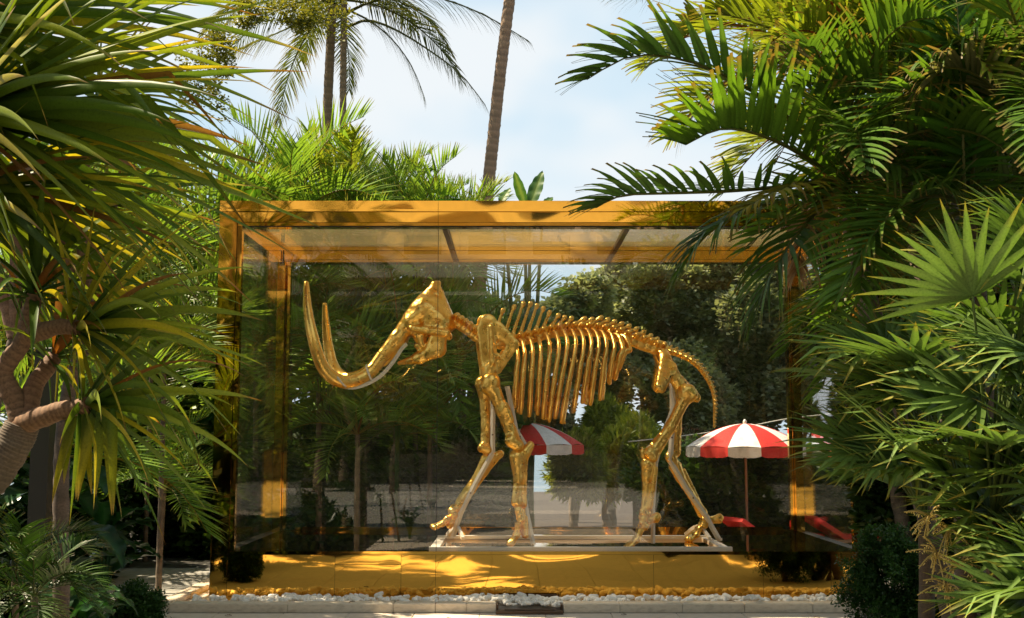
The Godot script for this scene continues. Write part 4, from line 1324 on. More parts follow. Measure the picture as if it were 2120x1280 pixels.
func boxwood(label: String, at: Vector3, r: float) -> void:
	var t := thing("boxwood_ball", label, "shrub", Vector3(at.x, 0, at.z), "clipped boxwood balls")
	var m := MB.new()
	tube(m, [Vector3.ZERO, Vector3(0, at.y, 0)], [0.04, 0.02], 6, 4, Color(0.1, 0.08, 0.05), Color(0.1, 0.08, 0.05))
	part("stem", m.mesh(), M.bark, t)
	crown(t, "foliage", Vector3(0, at.y, 0), Vector3.ONE * r * 1.18, int(5200 * r), clus.box, Color(0.025, 0.07, 0.02), Color(0.06, 0.14, 0.03), 1.0, M.shiny, 5, 0.35)

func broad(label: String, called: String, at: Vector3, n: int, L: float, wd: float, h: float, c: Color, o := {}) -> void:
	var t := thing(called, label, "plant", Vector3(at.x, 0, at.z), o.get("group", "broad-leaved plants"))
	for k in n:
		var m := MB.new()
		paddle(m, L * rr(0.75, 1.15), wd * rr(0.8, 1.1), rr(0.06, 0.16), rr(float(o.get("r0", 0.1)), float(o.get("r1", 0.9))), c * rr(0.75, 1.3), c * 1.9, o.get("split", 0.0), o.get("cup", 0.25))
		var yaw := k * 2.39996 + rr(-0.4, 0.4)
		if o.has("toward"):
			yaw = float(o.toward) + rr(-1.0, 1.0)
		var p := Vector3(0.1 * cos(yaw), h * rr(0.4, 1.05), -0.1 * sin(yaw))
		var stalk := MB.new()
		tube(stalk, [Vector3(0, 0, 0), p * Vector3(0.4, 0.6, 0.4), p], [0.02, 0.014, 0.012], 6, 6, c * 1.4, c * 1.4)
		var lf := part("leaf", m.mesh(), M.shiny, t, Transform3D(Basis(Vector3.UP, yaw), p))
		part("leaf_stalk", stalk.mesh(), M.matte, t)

func make_left_understory() -> void:
	var g := "low plants in the left bed"
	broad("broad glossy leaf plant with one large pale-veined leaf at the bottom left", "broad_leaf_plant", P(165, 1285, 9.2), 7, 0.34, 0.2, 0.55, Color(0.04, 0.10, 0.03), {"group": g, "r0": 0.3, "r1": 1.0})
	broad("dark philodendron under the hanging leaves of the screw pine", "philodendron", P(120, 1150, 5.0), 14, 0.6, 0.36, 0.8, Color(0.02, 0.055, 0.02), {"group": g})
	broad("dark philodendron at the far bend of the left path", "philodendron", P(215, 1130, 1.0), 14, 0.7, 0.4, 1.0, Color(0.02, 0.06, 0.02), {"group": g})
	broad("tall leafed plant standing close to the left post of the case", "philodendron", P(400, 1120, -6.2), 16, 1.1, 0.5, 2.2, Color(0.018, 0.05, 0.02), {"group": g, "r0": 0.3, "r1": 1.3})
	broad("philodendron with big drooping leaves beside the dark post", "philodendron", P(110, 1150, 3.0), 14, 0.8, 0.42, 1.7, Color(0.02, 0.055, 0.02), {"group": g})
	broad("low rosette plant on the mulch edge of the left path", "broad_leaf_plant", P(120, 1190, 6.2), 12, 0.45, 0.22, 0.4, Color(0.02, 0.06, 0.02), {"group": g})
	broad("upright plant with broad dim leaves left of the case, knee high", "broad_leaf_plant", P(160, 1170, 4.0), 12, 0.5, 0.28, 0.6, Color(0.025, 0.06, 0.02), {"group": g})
	var a := {"r": 0.035, "v0": 0, "v1": 4, "mat": M.leaf}
	palm("areca_palm", "small feather palm arching over the bend of the left path", "feather palms in the left bed", P(330, 1160, -2.5) * Vector3(1, 0, 1), P(340, 1010, -2.5), "areca", 12, 0.6, a)
	palm("areca_palm", "feather palm half hidden behind the screw pine trunk", "feather palms in the left bed", P(120, 1180, 3.0) * Vector3(1, 0, 1), P(110, 950, 3.0), "areca", 14, 0.9, a)
	palm("areca_palm", "dark feather palm left of the golden post, above head height", "feather palms in the left bed", P(330, 1150, -1.0) * Vector3(1, 0, 1), P(340, 760, -1.0), "areca", 16, 0.8, a)
	palm("areca_palm", "tall feather palm at the far left behind everything", "feather palms in the left bed", P(120, 1150, -2.0) * Vector3(1, 0, 1), P(130, 600, -2.0), "areca", 18, 1.4, a)
	palm("areca_palm", "tall feather palm seen above the path, under the yellow crowns", "feather palms in the left bed", P(300, 1150, -5.0) * Vector3(1, 0, 1), P(320, 560, -5.0), "areca", 18, 1.5, a)
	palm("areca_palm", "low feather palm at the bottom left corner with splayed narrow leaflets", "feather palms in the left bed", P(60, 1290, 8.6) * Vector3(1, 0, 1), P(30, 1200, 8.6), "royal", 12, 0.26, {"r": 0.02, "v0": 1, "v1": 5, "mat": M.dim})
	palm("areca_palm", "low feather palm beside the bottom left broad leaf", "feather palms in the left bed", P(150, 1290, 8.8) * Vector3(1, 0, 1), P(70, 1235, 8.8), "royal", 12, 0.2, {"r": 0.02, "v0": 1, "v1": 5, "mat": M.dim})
	# an old orange-brown leaf sheath standing among them
	var t := thing("dry_sheath", "orange-brown dry palm sheath upright among the bottom left plants", "dry leaf", P(150, 1290, 9.0) * Vector3(1, 0, 1))
	var m := MB.new()
	paddle(m, 0.5, 0.12, 0.03, 1.45, Color(0.34, 0.11, 0.03), Color(0.4, 0.16, 0.05), 0.0, 0.6)
	part("sheath", m.mesh(), M.matte, t, Transform3D(Basis(), Vector3(0, 0.42, 0)))
	for s in [[-6.7, -2.4, 1.1, 0.9, "dark bush on the outer side of the left path"], [-6.2, 0.2, 0.9, 0.7, "dark bush at the near mouth of the left path"], [-6.6, -6.6, 1.2, 1.5, "dark bush closing the far end of the left path"], [-5.0, -7.2, 1.2, 1.5, "dark bush beyond the left path, close to the case"], [-7.4, -4.5, 1.3, 1.6, "tall dark bush left of the path bend"], [-5.6, 3.2, 0.9, 0.7, "dark ground bush under the screw pine leaves"], [-7.2, 1.8, 1.2, 1.6, "tall dark bush behind the screw pine trunk"]]:
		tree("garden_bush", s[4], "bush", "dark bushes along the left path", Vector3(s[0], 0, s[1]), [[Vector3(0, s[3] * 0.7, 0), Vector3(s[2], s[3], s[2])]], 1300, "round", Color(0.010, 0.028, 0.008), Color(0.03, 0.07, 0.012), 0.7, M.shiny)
	boxwood("small clipped boxwood ball at the bottom left beside the path", Vector3(P(285, 1255, 12.2 - 9.8).x * 0 + P(285, 1255, 2.4).x, 0.25, 2.4), 0.27)
	boxwood("boxwood ball cut off by the bottom left corner", Vector3(P(25, 1290, 3.4).x, 0.18, 3.4), 0.26)
	boxwood("large dark boxwood ball in front of the right end of the case", Vector3(P(1850, 1205, 2.5).x, 0.55, 2.5), 0.54)
	tree("shrub", "white-flecked shrub between the boxwood ball and the fan palms", "shrub", "", Vector3(P(1900, 1200, 2.0).x + 0.2, 0, 3.0), [[Vector3(0, 0.5, 0), Vector3(0.5, 0.5, 0.4)]], 700, "box", Color(0.03, 0.07, 0.02), Color(0.07, 0.12, 0.04), 1.3, M.shiny)
	# slim dark post half hidden behind the screw pine
	t = thing("dark_post", "plain dark post standing behind the screw pine trunk at the left", "post", P(78, 1180, 4.0) * Vector3(1, 0, 1))
	part("shaft", slab_mesh(Vector3(0.17, 2.9, 0.17), 0.01, 0.0, 400), M.dark, t)
	part("cap", slab_mesh(Vector3(0.2, 0.04, 0.2), 0.01, 0.0, 401), M.dark, t, Transform3D(Basis(), Vector3(0, 2.9, 0)))

func make_background() -> void:
	# coconut palms against the sky
	var cg := "coconut palms behind the case"
	var z := -14.0
	var bark := Color(0.22, 0.16, 0.10)
	var t := palm("coconut_palm", "left and thicker trunk of the close pair of coconut palms", cg, P(668, 905 + 175, z) * Vector3(1, 0, 1), P(688, 10, z), "coco", 12, 0.85, {"r": 0.135, "v0": 1, "v1": 5, "bark": bark, "lean": Vector3(-0.12, 0, 0)})
	own_frond(t, [[690, 30, z], [640, 40, z + 0.8], [570, 70, z + 1.2], [500, 100, z + 1.2]], 50, 0.8, 0.04, {"lift": -0.2, "bend": 0.4, "c0": Color(0.07, 0.09, 0.02), "c1": Color(0.14, 0.15, 0.03), "dry": 0.3, "rad": 0.04, "segs": 3})
	t = palm("coconut_palm", "right and thinner trunk of the close pair of coconut palms", cg, P(702, 905 + 178, z + 0.5) * Vector3(1, 0, 1), P(712, 0, z + 0.5), "coco", 10, 0.85, {"r": 0.095, "v0": 1, "v1": 4, "bark": bark})
	own_frond(t, [[712, 60, z], [760, 42, z + 0.4], [820, 62, z + 0.6], [890, 105, z + 0.7], [955, 155, z + 0.7], [1005, 218, z + 0.7]], 56, 0.75, 0.042, {"lift": -0.25, "bend": 0.4, "c0": Color(0.05, 0.08, 0.02), "c1": Color(0.13, 0.13, 0.03), "dry": 0.35, "rad": 0.045, "segs": 3, "from": 0.2})
	own_frond(t, [[712, 30, z], [780, 0, z + 0.4], [880, -10, z + 0.6], [990, 25, z + 0.7], [1090, 82, z + 0.7]], 60, 0.9, 0.045, {"lift": -0.25, "bend": 0.4, "c0": Color(0.045, 0.065, 0.02), "c1": Color(0.09, 0.1, 0.03), "dry": 0.3, "rad": 0.045, "segs": 3})
	z = -13.0
	palm("coconut_palm", "single leaning coconut trunk right of centre with its crown out of view", cg, P(975, 905 + 180, z) * Vector3(1, 0, 1), P(1075, -150, z), "coco", 12, 0.9, {"r": 0.16, "v0": 0, "v1": 3, "bark": Color(0.30, 0.20, 0.13), "lean": Vector3(-0.25, 0, 0)})
	t = palm("coconut_palm", "coconut palm beyond the right palms whose frond tip dips into the top of the sky", cg, P(2350, 905 + 180, -12) * Vector3(1, 0, 1), P(1750, -330, -12), "coco", 12, 0.7, {"r": 0.15, "v0": 1, "v1": 3, "bark": bark})
	own_frond(t, [[1640, -90, -12], [1480, -70, -12], [1360, -20, -12], [1300, -10, -11.7], [1255, -20, -11.7]], 40, 0.7, 0.04, {"lift": -0.2, "bend": 0.4, "c0": Color(0.05, 0.07, 0.02), "c1": Color(0.1, 0.1, 0.03), "rad": 0.04, "segs": 3})
	own_frond(t, [[1640, -60, -11.8], [1520, 165, -10.8], [1480, 205, -10.6], [1410, 230, -10.5], [1345, 290, -10.5]], 40, 0.55, 0.035, {"lift": -0.2, "bend": 0.5, "c0": Color(0.14, 0.13, 0.03), "c1": Color(0.26, 0.18, 0.06), "c2": Color(0.3, 0.17, 0.06), "dry": 0.5, "rad": 0.03, "segs": 3})
	# feather palms over the roof line
	var ag := "feather palms behind the case"
	var sp := [[600, 400, -6.5, 1.25, 16, "feather palm with curved fronds over the left end of the roof"], [560, 430, -8.0, 1.2, 14, "yellow-tinged feather palm behind the left corner of the roof"], [745, 420, -7.5, 1.15, 16, "feather palm in front of the coconut pair, above the roof"], [860, 440, -7.0, 1.1, 16, "feather palm arching right above the middle of the roof"], [960, 450, -9.0, 0.9, 14, "low feather palm at the foot of the leaning trunk"],
		[680, 400, -9.5, 1.15, 16, "feather palm tight behind the coconut pair"], [780, 400, -9.0, 1.1, 16, "feather palm right of the coconut pair with fronds fanning up"], [900, 430, -9.5, 1.0, 14, "feather palm with drooping tips above the roof, left of the leaning trunk"],
		[660, 700, -6.0, 1.3, 16, "feather palm behind the tusks, seen through the glass"], [820, 760, -6.5, 1.3, 16, "dark feather palm behind the skull, seen through the glass"], [530, 720, -5.6, 1.3, 16, "feather palm through the left end of the glass"], [950, 740, -7.5, 1.2, 16, "dim feather palm behind the shoulder of the skeleton"], [740, 900, -5.4, 0.9, 14, "low feather palm behind the glass under the tusks"], [890, 900, -6.2, 0.9, 14, "low dark feather palm behind the front legs"]]
	for s in sp:
		var y: float = s[1] + (85.0 if s[1] < 500 else 0.0)
		palm("areca_palm", s[5], ag, P(s[0], 1080, s[2]) * Vector3(1, 0, 1), P(s[0], y, s[2]), "areca", s[4], s[3], {"r": 0.05, "v0": 0, "v1": 4, "lime": 0.12, "mat": M.sunny if s[1] > 600 else M.leaf})
	var bp := thing("banana_plant", "banana plant with two upright leaves above the roof right of the leaning trunk", "plant", P(1092, 1080, -8.0) * Vector3(1, 0, 1), "banana plants behind the case")
	for s in [[1098, 425, 1.38, 1.2, 0.8, 0.34, -0.25], [1088, 425, 1.3, -1.3, 0.72, 0.26, 0.42], [1036, 420, 1.2, 1.0, 0.42, 0.24, -0.3], [1126, 425, 1.1, 1.1, 0.3, 0.2, -0.5]]:
		var pm := MB.new()
		paddle(pm, s[4], s[5], 0.03, s[2], Color(0.07, 0.17, 0.04), Color(0.2, 0.3, 0.08), 0.3, 0.18)
		var o := P(s[0], s[1], -8.0) - bp.position
		part("leaf", pm.mesh(), M.leaf, bp, Transform3D(Basis(Vector3(0, 0, 1), s[6]) * Basis(Vector3.UP, s[3]), o))
		pm = MB.new()
		tube(pm, [Vector3(rr(-0.1, 0.1), 0, 0), Vector3(o.x * 0.6, o.y * 0.7, 0), o], [0.06, 0.04, 0.014], 6, 8, Color(0.14, 0.18, 0.05), Color(0.14, 0.2, 0.05))
		part("leaf_stalk", pm.mesh(), M.matte, bp)
	broad("banana plant with broad leaves just over the middle of the roof", "banana_plant", P(820, 1080, -6.0), 7, 1.3, 0.55, P(820, 450, -6.0).y, Color(0.03, 0.10, 0.025), {"r0": 0.5, "r1": 1.4, "group": "banana plants behind the case"})
	broad("banana plant with big leaves behind the withers of the skeleton", "banana_plant", P(1090, 1050, -7.0), 8, 1.5, 0.6, P(1090, 680, -7.0).y, Color(0.05, 0.11, 0.05), {"r0": 0.3, "r1": 1.4, "group": "banana plants behind the case", "split": 1.0})
	broad("banana plant with a wide leaf lifted left of the golden roof", "banana_plant", P(470, 1080, -6.0), 6, 1.5, 0.6, P(470, 480, -6.0).y, Color(0.07, 0.14, 0.02), {"r0": 0.3, "r1": 1.2, "group": "banana plants behind the case"})
	# trees and hedges seen through the glass
	var tg := "trees and hedges behind the case"
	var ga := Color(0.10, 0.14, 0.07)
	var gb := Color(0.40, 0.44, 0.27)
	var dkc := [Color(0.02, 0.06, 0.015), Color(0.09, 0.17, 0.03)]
	var tl := [[1185, 690, -14.5, 1.3, 1.3, 2600], [1060, 740, -13.0, 1.3, 1.6, 2600], [1330, 650, -16.0, 1.8, 2.0, 3400], [1450, 640, -15.0, 2.2, 2.3, 4200], [1600, 660, -14.5, 2.0, 2.3, 4000], [1740, 680, -14.0, 2.0, 2.2, 3600], [1880, 660, -13.0, 2.4, 2.6, 3600], [1410, 790, -13.5, 1.0, 1.2, 2000]]
	var tn := ["small grey-green tree behind the long back spines", "dim tree behind the shoulder blade", "grey-leaved tree behind the last ribs, seen through the glass", "tall grey-green tree behind the hips of the skeleton", "grey-green tree above the right umbrella", "tree behind the right post of the case", "tree right of the case behind the palms", "smaller tree behind the hind legs"]
	for k in tl.size():
		var s: Array = tl[k]
		var c := P(s[0], s[1], s[2])
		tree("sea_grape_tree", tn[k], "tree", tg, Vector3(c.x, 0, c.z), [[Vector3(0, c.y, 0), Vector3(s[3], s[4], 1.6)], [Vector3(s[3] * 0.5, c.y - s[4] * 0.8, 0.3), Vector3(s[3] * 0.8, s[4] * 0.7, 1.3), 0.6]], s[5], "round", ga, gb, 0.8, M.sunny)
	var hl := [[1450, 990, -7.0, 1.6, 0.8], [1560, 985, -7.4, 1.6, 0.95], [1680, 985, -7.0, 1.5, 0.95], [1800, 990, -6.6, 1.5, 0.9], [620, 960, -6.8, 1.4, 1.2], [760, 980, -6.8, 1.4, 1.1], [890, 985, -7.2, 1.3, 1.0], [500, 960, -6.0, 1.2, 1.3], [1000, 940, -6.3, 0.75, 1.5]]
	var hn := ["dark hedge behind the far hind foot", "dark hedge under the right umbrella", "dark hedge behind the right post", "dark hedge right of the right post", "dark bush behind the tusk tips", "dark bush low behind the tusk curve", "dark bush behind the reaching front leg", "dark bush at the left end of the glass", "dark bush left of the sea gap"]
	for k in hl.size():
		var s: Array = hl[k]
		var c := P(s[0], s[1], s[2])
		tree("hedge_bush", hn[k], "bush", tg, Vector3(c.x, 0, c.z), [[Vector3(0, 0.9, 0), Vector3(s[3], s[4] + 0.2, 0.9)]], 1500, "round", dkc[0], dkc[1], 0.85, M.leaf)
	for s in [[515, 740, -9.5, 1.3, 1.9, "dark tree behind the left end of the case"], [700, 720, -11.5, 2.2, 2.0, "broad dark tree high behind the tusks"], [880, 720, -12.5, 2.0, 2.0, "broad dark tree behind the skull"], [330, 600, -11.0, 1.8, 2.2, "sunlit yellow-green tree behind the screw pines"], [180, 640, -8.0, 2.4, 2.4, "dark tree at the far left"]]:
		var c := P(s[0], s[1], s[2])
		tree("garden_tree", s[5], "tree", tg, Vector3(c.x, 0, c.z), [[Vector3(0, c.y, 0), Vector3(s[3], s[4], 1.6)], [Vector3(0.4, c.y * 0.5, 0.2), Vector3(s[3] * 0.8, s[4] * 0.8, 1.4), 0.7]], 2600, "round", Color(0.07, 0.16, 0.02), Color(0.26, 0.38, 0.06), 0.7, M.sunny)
	for s in [[1185, 975, -9.5, 0.62, "bright grassy bush at the sea gap, left one"], [1260, 975, -10.2, 0.75, "bright green bush in the middle of the sea gap"], [1320, 925, -10.8, 0.75, "tall bright bush behind the near hind knee"], [1265, 895, -13.0, 0.7, "far sunlit bush before the sea"]]:
		var c := P(s[0], s[1], s[2])
		tree("shrub", s[4], "bush", "sunlit bushes at the sea gap", Vector3(c.x, 0, c.z), [[Vector3(0, maxf(c.y, 0.5), 0), Vector3(s[3], s[3] * 1.1, 0.8)]], 1300, "slim", Color(0.16, 0.26, 0.04), Color(0.42, 0.48, 0.08), 0.8, M.thin)
	# leafy sprays of the tree that hangs in front of the coconut crowns
	var c := P(640, 60, -8.0)
	tree("overhanging_tree", "small-leaved branch hanging in front of the coconut crowns", "tree", "", Vector3(c.x - 1.2, 0, c.z), [[Vector3(1.5, c.y + 0.2, 0), Vector3(0.9, 0.6, 0.8), 0.3], [Vector3(-0.9, c.y - 0.9, 0), Vector3(0.8, 1.2, 0.8), 0.4], [Vector3(0.3, c.y + 0.3, 0), Vector3(0.9, 0.4, 0.6), 0.25]], 600, "round", Color(0.10, 0.13, 0.03), Color(0.26, 0.25, 0.04), 0.36, M.leaf, false)
	# dense green behind the right palms
	for s in [[1960, 980, 0.5, 1.5, 1.8, "dark tree low behind the fan palms"], [2080, 720, -1.0, 1.8, 2.2, "dark tree at the right edge behind the feather palms"], [1900, 620, -1.5, 1.5, 2.0, "dark tree behind the brown palm crown"], [2060, 300, -3.0, 2.2, 2.2, "tall dark tree at the upper right edge"]]:
		var q := P(s[0], s[1], s[2])
		tree("garden_tree", s[5], "tree", "trees behind the right palms", Vector3(q.x, 0, q.z), [[Vector3(0, q.y, 0), Vector3(s[3], s[4], 1.2)]], 3000, "round", Color(0.012, 0.03, 0.008), Color(0.04, 0.08, 0.015), 0.8, M.shiny)

func umbrella(label: String, at: Vector3, r: float, h: float, tilt: float) -> void:
	var t := thing("beach_umbrella", label, "umbrella", at, "red and white umbrellas")
	var m := MB.new()
	tube(m, [Vector3.ZERO, Vector3(0, h * 0.5, 0), Vector3(0, h + 0.42, 0)], [0.024], 8, 4)
	part("pole", m.mesh(), M.wood, t)
	m = MB.new()
	tube(m, [Vector3(0, h + 0.41, 0), Vector3(0, h + 0.46, 0), Vector3(0, h + 0.5, 0)], [0.03, 0.035, 0.01], 8, 6)
	part("finial", m.mesh(), M.white, t)
	m = MB.new()
	tube(m, [Vector3.ZERO, Vector3(0, 0.09, 0)], [0.24, 0.2], 16, 2)
	part("base", m.mesh(), M.dark, t)
	for k in 12:
		var a0 := TAU * k / 12.0 + tilt
		var a1 := TAU * (k + 1) / 12.0 + tilt
		m = MB.new()
		var v := MB.new()
		var nr := 8
		var na := 6
		for i in nr + 1:
			for j in na + 1:
				var u := float(i) / nr
				var a := lerpf(a0, a1, float(j) / na)
				var sag := 1.0 - 0.05 * sin(PI * j / na) * u
				m.vert(Vector3(cos(a) * r * u * sag, h + 0.42 * (1.0 - pow(u, 1.8)) + 0.02 * sin(PI * j / na) * u, sin(a) * r * u * sag), W)
		for i in nr:
			for j in na:
				var q := i * (na + 1) + j
				m.quad(q, q + na + 1, q + na + 2, q + 1)
		for j in 13:
			var u := j / 12.0
			var a := lerpf(a0, a1, u)
			var sag := 1.0 - 0.05 * sin(PI * u)
			var drop := 0.15 + 0.03 * absf(sin(u * PI * 2.0)) + (0.02 if absf(u - 0.5) < 0.1 else 0.0)
			v.vert(Vector3(cos(a) * r * sag, h + 0.003, sin(a) * r * sag), W)
			v.vert(Vector3(cos(a) * r * sag * 1.005, h - drop, sin(a) * r * sag * 1.005), W)
		for j in 12:
			v.quad(j * 2, j * 2 + 1, j * 2 + 3, j * 2 + 2)
		var mat: Material = M.red if k % 2 == 0 else M.cloth
		var pn := part("canopy_panel", m.mesh(), mat, t)
		part("valance", v.mesh(), mat, pn)
		m = MB.new()
		tube(m, [Vector3(0, h + 0.30, 0), Vector3(cos(a0) * r * 0.97, h + 0.02, sin(a0) * r * 0.97)], [0.006], 4, 1)
		part("rib", m.mesh(), M.white, t)

func lounger(label: String, at: Vector3, yaw: float) -> void:
	var t := thing("sun_lounger", label, "sun lounger", at, "red sun loungers behind the case")
	t.rotation.y = yaw
	part("frame", box_mesh(Vector3(-0.95, 0.26, -0.32), Vector3(0.95, 0.31, 0.32)), M.wood, t)
	for x in [-0.85, 0.8]:
		for z in [-0.3, 0.25]:
			part("leg", box_mesh(Vector3(x, 0.0, z), Vector3(x + 0.05, 0.259, z + 0.05)), M.wood, t)
	part("seat_cushion", slab_mesh(Vector3(1.25, 0.09, 0.6), 0.03, 0.01, 500), M.red, t, Transform3D(Basis(), Vector3(0.3, 0.312, 0)))
	part("back_cushion", slab_mesh(Vector3(0.75, 0.09, 0.6), 0.03, 0.01, 501), M.red, t, Transform3D(Basis(Vector3(0, 0, 1), -0.55), Vector3(-0.62, 0.47, 0)))

func make_beach() -> void:
	umbrella("open red and white striped umbrella behind the right end of the case", Vector3(P(1545, 1000, -6.0).x, 0, -6.0), 1.08, 1.92, -0.05)
	umbrella("shaded red and white umbrella behind the front legs of the skeleton", Vector3(P(1090, 1000, -7.2).x, 0, -7.2), 1.1, 1.95, 0.2)
	lounger("red lounger with raised back beside the right umbrella pole", Vector3(P(1600, 1075, -5.6).x, 0, -5.6), 0.5)
	lounger("red lounger partly behind the right post of the case", Vector3(P(1770, 1075, -6.0).x, 0, -6.0), 0.2)
	var t := thing("rope", "thin pale rope strung behind the right umbrella", "rope", P(1400, 900, -8.0) * Vector3(1, 0, 1))
	var m := MB.new()
	tube(m, [P(1300, 915, -8), P(1420, 902, -8), P(1540, 885, -8), P(1640, 866, -8), P(1800, 850, -8)], [0.013], 5, 20, W, W)
	wpart("rope_line", m.mesh(), M.white, t)

func make_litter() -> void:
	var spots := [[-3.3, 1.05, "curled brown leaf on the paving below the left corner of the case"], [-1.9, 0.66, "brown leaf lying on the left stretch of kerb"], [-0.75, 1.3, "dry leaf on the paving left of the bronze tray"], [1.35, 1.0, "small brown leaf on the paving right of the bronze tray"], [2.6, 0.62, "brown leaf on the kerb under the hind feet"], [3.5, 1.2, "dry leaf on the paving before the large boxwood ball"], [-4.6, -0.6, "brown leaf on the left path beside the case"], [-5.0, 0.9, "dry leaf at the mouth of the left path"]]
	for s in spots:
		var on := 0.112 if absf(s[1] - 0.64) < 0.1 else 0.004
		var t := thing("fallen_leaf", s[2], "leaf", Vector3(s[0], on, s[1]), "fallen leaves")
		var m := MB.new()
		paddle(m, rr(0.07, 0.13), 0.035, 0.05, 0.15, Color(0.16, 0.08, 0.03) * rr(0.6, 1.4), Color(0.2, 0.12, 0.05), 0.0, 0.5)
		part("blade", m.mesh(), M.matte, t, Transform3D(Basis(Vector3.UP, rr(0, TAU)), Vector3(0, 0.006, 0)))

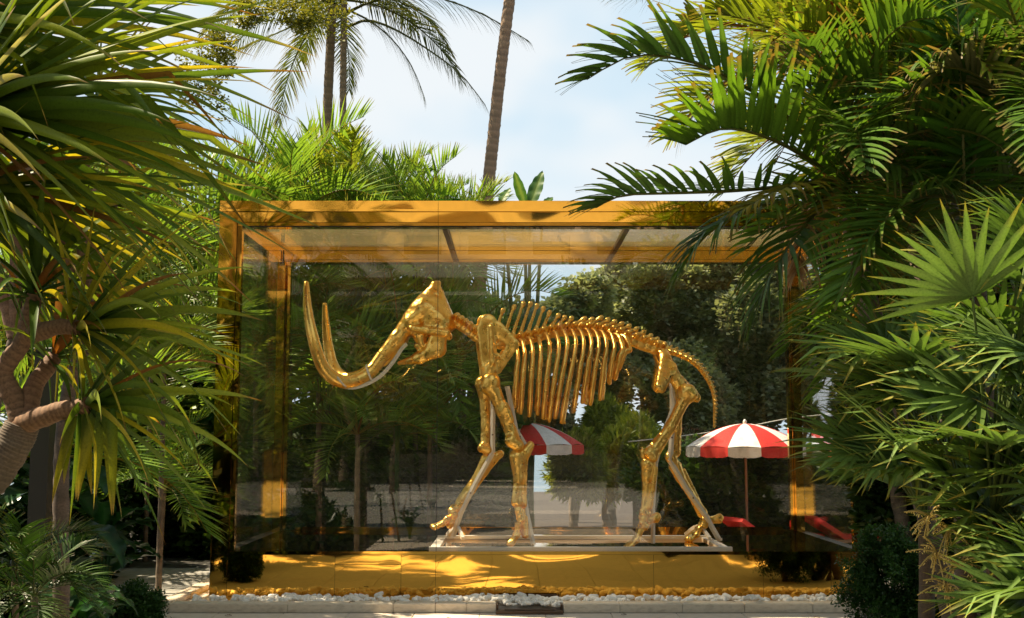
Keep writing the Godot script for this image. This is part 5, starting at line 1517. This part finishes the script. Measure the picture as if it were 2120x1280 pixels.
func make_hotel() -> void:
	# what stands behind the camera and shows in the golden mirror and the panes
	var zf := 40.0
	var t := thing("hotel", "cream hotel front with bands of balconies facing the case", "building", Vector3(0, 0, zf + 6.0))
	wpart("wall", box_mesh(Vector3(-32, 0, zf), Vector3(32, 24, zf + 12)), M.plaster, t)
	wpart("roof", box_mesh(Vector3(-32.4, 24.002, zf - 0.5), Vector3(32.4, 24.6, zf + 12.4)), M.plaster, t)
	for f in 7:
		var y := 3.6 + f * 2.95
		wpart("balcony", box_mesh(Vector3(-20, y, zf - 1.5), Vector3(26, y + 0.28, zf - 0.003)), M.plaster, t)
		wpart("balcony_rail", box_mesh(Vector3(-20, y + 0.283, zf - 1.48), Vector3(26, y + 1.1, zf - 1.40)), M.plaster, t)
	var wm := box_mesh(Vector3(-0.9, 0, -0.02), Vector3(0.9, 2.0, 0.0))
	for f in 7:
		for k in 18:
			part("window", wm, M.window, t, Transform3D(Basis(), Vector3(-26 + k * 3.1, 0.9 + f * 2.95 + (0.4 if f == 0 else 0.0), zf - 0.003 - t.position.z)))
	wpart("entrance_canopy", box_mesh(Vector3(-4, 3.0, zf - 4.5), Vector3(6, 3.4, zf - 1.6)), M.plaster, t)
	var g := "low hedges along the path behind the camera"
	for s in [-1, 1]:
		for k in 1:
			tree("hedge_bush", "%s planting beside the path, %s row from the case" % ["left" if s < 0 else "right", ["first", "second", "third"][k]], "bush", g, Vector3(s * (4.6 + 0.5 * k), 0, 7.6 + k * 7.0), [[Vector3(0, 0.35, 0), Vector3(1.9, 0.55, 3.2)]], 2600, "slim", DK, MID, 0.9, M.shiny, false)
	for k in 4:
		var x := [-9.0, 9.5, -7.5, 8.0][k] as float
		var z := [20.0, 18.0, 30.0, 31.0][k] as float
		palm("coconut_palm", ["palm left of the path behind the camera, nearer one", "palm right of the path behind the camera, nearer one", "palm left of the path before the hotel front", "palm right of the path before the hotel front"][k], "palms behind the camera", Vector3(x, 0, z), Vector3(x + 0.6, 8.5 + k * 0.4, z), "coco", 14, 0.8, {"r": 0.17, "v0": 0, "v1": 5, "bark": Color(0.22, 0.16, 0.1)})
	var dr := setting("drive")
	for ix in range(-8, 8):
		for iz in 7:
			part("paving_slab", slab_mesh(Vector3(2.99, 0.03, 2.99), 0.006, 0.002, 600 + (ix + iz) % 5), M.concrete, dr, Transform3D(Basis(), Vector3(ix * 3.0 + 1.5, -0.024, 13.6 + iz * 3.0)))
	var tg2 := "trees lining the path behind the camera"
	for k: int in [0, 1, 8, 9]:
		var s := -1.0 if k % 2 == 0 else 1.0
		var zz := 10.5 + (k / 2) * 5.2
		var x := s * (5.0 + rr(0.0, 0.8) + (0.6 if k < 2 else 0.0))
		tree("garden_tree", "%s tree in the %s row lining the path behind the camera" % [["first", "second", "third", "fourth", "fifth"][k / 2], "left" if s < 0 else "right"], "tree", tg2, Vector3(x, 0, zz), [[Vector3(0, 3.4, 0), Vector3(1.9, 2.2, 2.4)], [Vector3(s * 0.8, 1.7, 0.4), Vector3(1.8, 1.6, 2.2), 0.6]], 1500, "slim", Color(0.02, 0.05, 0.012), Color(0.09, 0.13, 0.02), 1.5, M.leaf)
	for k in 7:
		var x := -13.5 + k * 4.5 + rr(-0.5, 0.5)
		var hh := [5.2, 4.4, 5.4, 4.6, 5.6, 4.8, 5.0][k] as float
		tree("garden_tree", "tree %s from the left in the row before the hotel front" % ["first", "second", "third", "fourth", "fifth", "sixth", "seventh"][k], "tree", "trees before the hotel front", Vector3(x, 0, 35.5 + rr(-0.6, 0.6)), [[Vector3(0, hh, 0), Vector3(2.6, 4.2, 1.6)]], 2600, "slim", Color(0.015, 0.05, 0.015), Color(0.05, 0.12, 0.03), 1.8, M.leaf)
	# tall trees above the right bed and over the forecourt, out of view: they dapple the paving
	for s in [[-3.0, 9.1, 0.6, 2.1, "tall shade tree arching over the forecourt from the left"], [-5.6, 9.1, 1.0, 2.2, "tall shade tree over the left bed, close to the case"], [-9.2, 7.4, 0.5, 2.3, "tall shade tree by the left path"], [-0.6, 9.8, 1.4, 1.7, "tall shade tree reaching farthest over the forecourt"], [-3.6, 8.8, 4.4, 2.2, "tall shade tree over the screw pines"], [-7.0, 8.8, 4.0, 2.2, "tall shade tree behind the screw pines"]]:
		var bx := minf(-8.4, s[0] - 0.3)
		var off: float = s[0] - bx
		tree("shade_tree", s[4], "tree", "tall shade trees", Vector3(bx, 0, s[2]), [[Vector3(off, s[1], 0), Vector3(s[3], 1.3, s[3])]], 1400, "round", DK, MID, 1.0, M.leaf, false)
		var q: Node3D = get_child(get_child_count() - 1)
		var m := MB.new()
		tube(m, [Vector3.ZERO, Vector3(0.05, 4.0, 0), Vector3(off * 0.12, 8.0, 0), Vector3(off, s[1], 0)], [0.16, 0.13, 0.1, 0.04], 10, 24, Color(0.14, 0.1, 0.07), Color(0.14, 0.1, 0.07), 0, 0, 1, 0.2)
		part("trunk", m.mesh(), M.bark, q)

const EXPOSURE := 2.6
const SKY_ENERGY := 0.54
const SUN_ENERGY := 1.6

func _ready() -> void:
	rng.seed = 7
	noise.seed = 11
	noise.noise_type = FastNoiseLite.TYPE_SIMPLEX_SMOOTH
	noise.frequency = 1.0
	noise.fractal_octaves = 3
	var cam := Camera3D.new()
	cam.name = "camera"
	cam.fov = rad_to_deg(2.0 * atan(640.0 / LENS))
	cam.position = EYE
	cam.rotation.x = TILT
	cam.near = 0.1
	cam.far = 6000.0
	add_child(cam)
	cam.current = true
	make_sky()
	var sun := DirectionalLight3D.new()
	sun.name = "sun"
	sun.light_energy = SUN_ENERGY
	sun.light_color = Color(1.0, 0.93, 0.80)
	sun.light_angular_distance = 0.5
	sun.shadow_enabled = true
	add_child(sun)
	sun.look_at_from_position(Vector3(-0.62, 0.78, -0.17) * 20.0, Vector3.ZERO)
	materials()
	clus.round = cluster(12, 0.20, 0.7, 0.22, 1)
	clus.slim = cluster(14, 0.26, 0.22, 0.16, 2)
	clus.box = cluster(14, 0.034, 0.6, 0.05, 3)
	make_ground()
	make_kerb()
	make_case()
	frond_protos()
	make_hotel()
	make_background()
	make_beach()
	make_stand()
	make_skeleton()
	make_pandanus()
	make_right_palms()
	make_fan_palms()
	make_left_understory()
	make_litter()
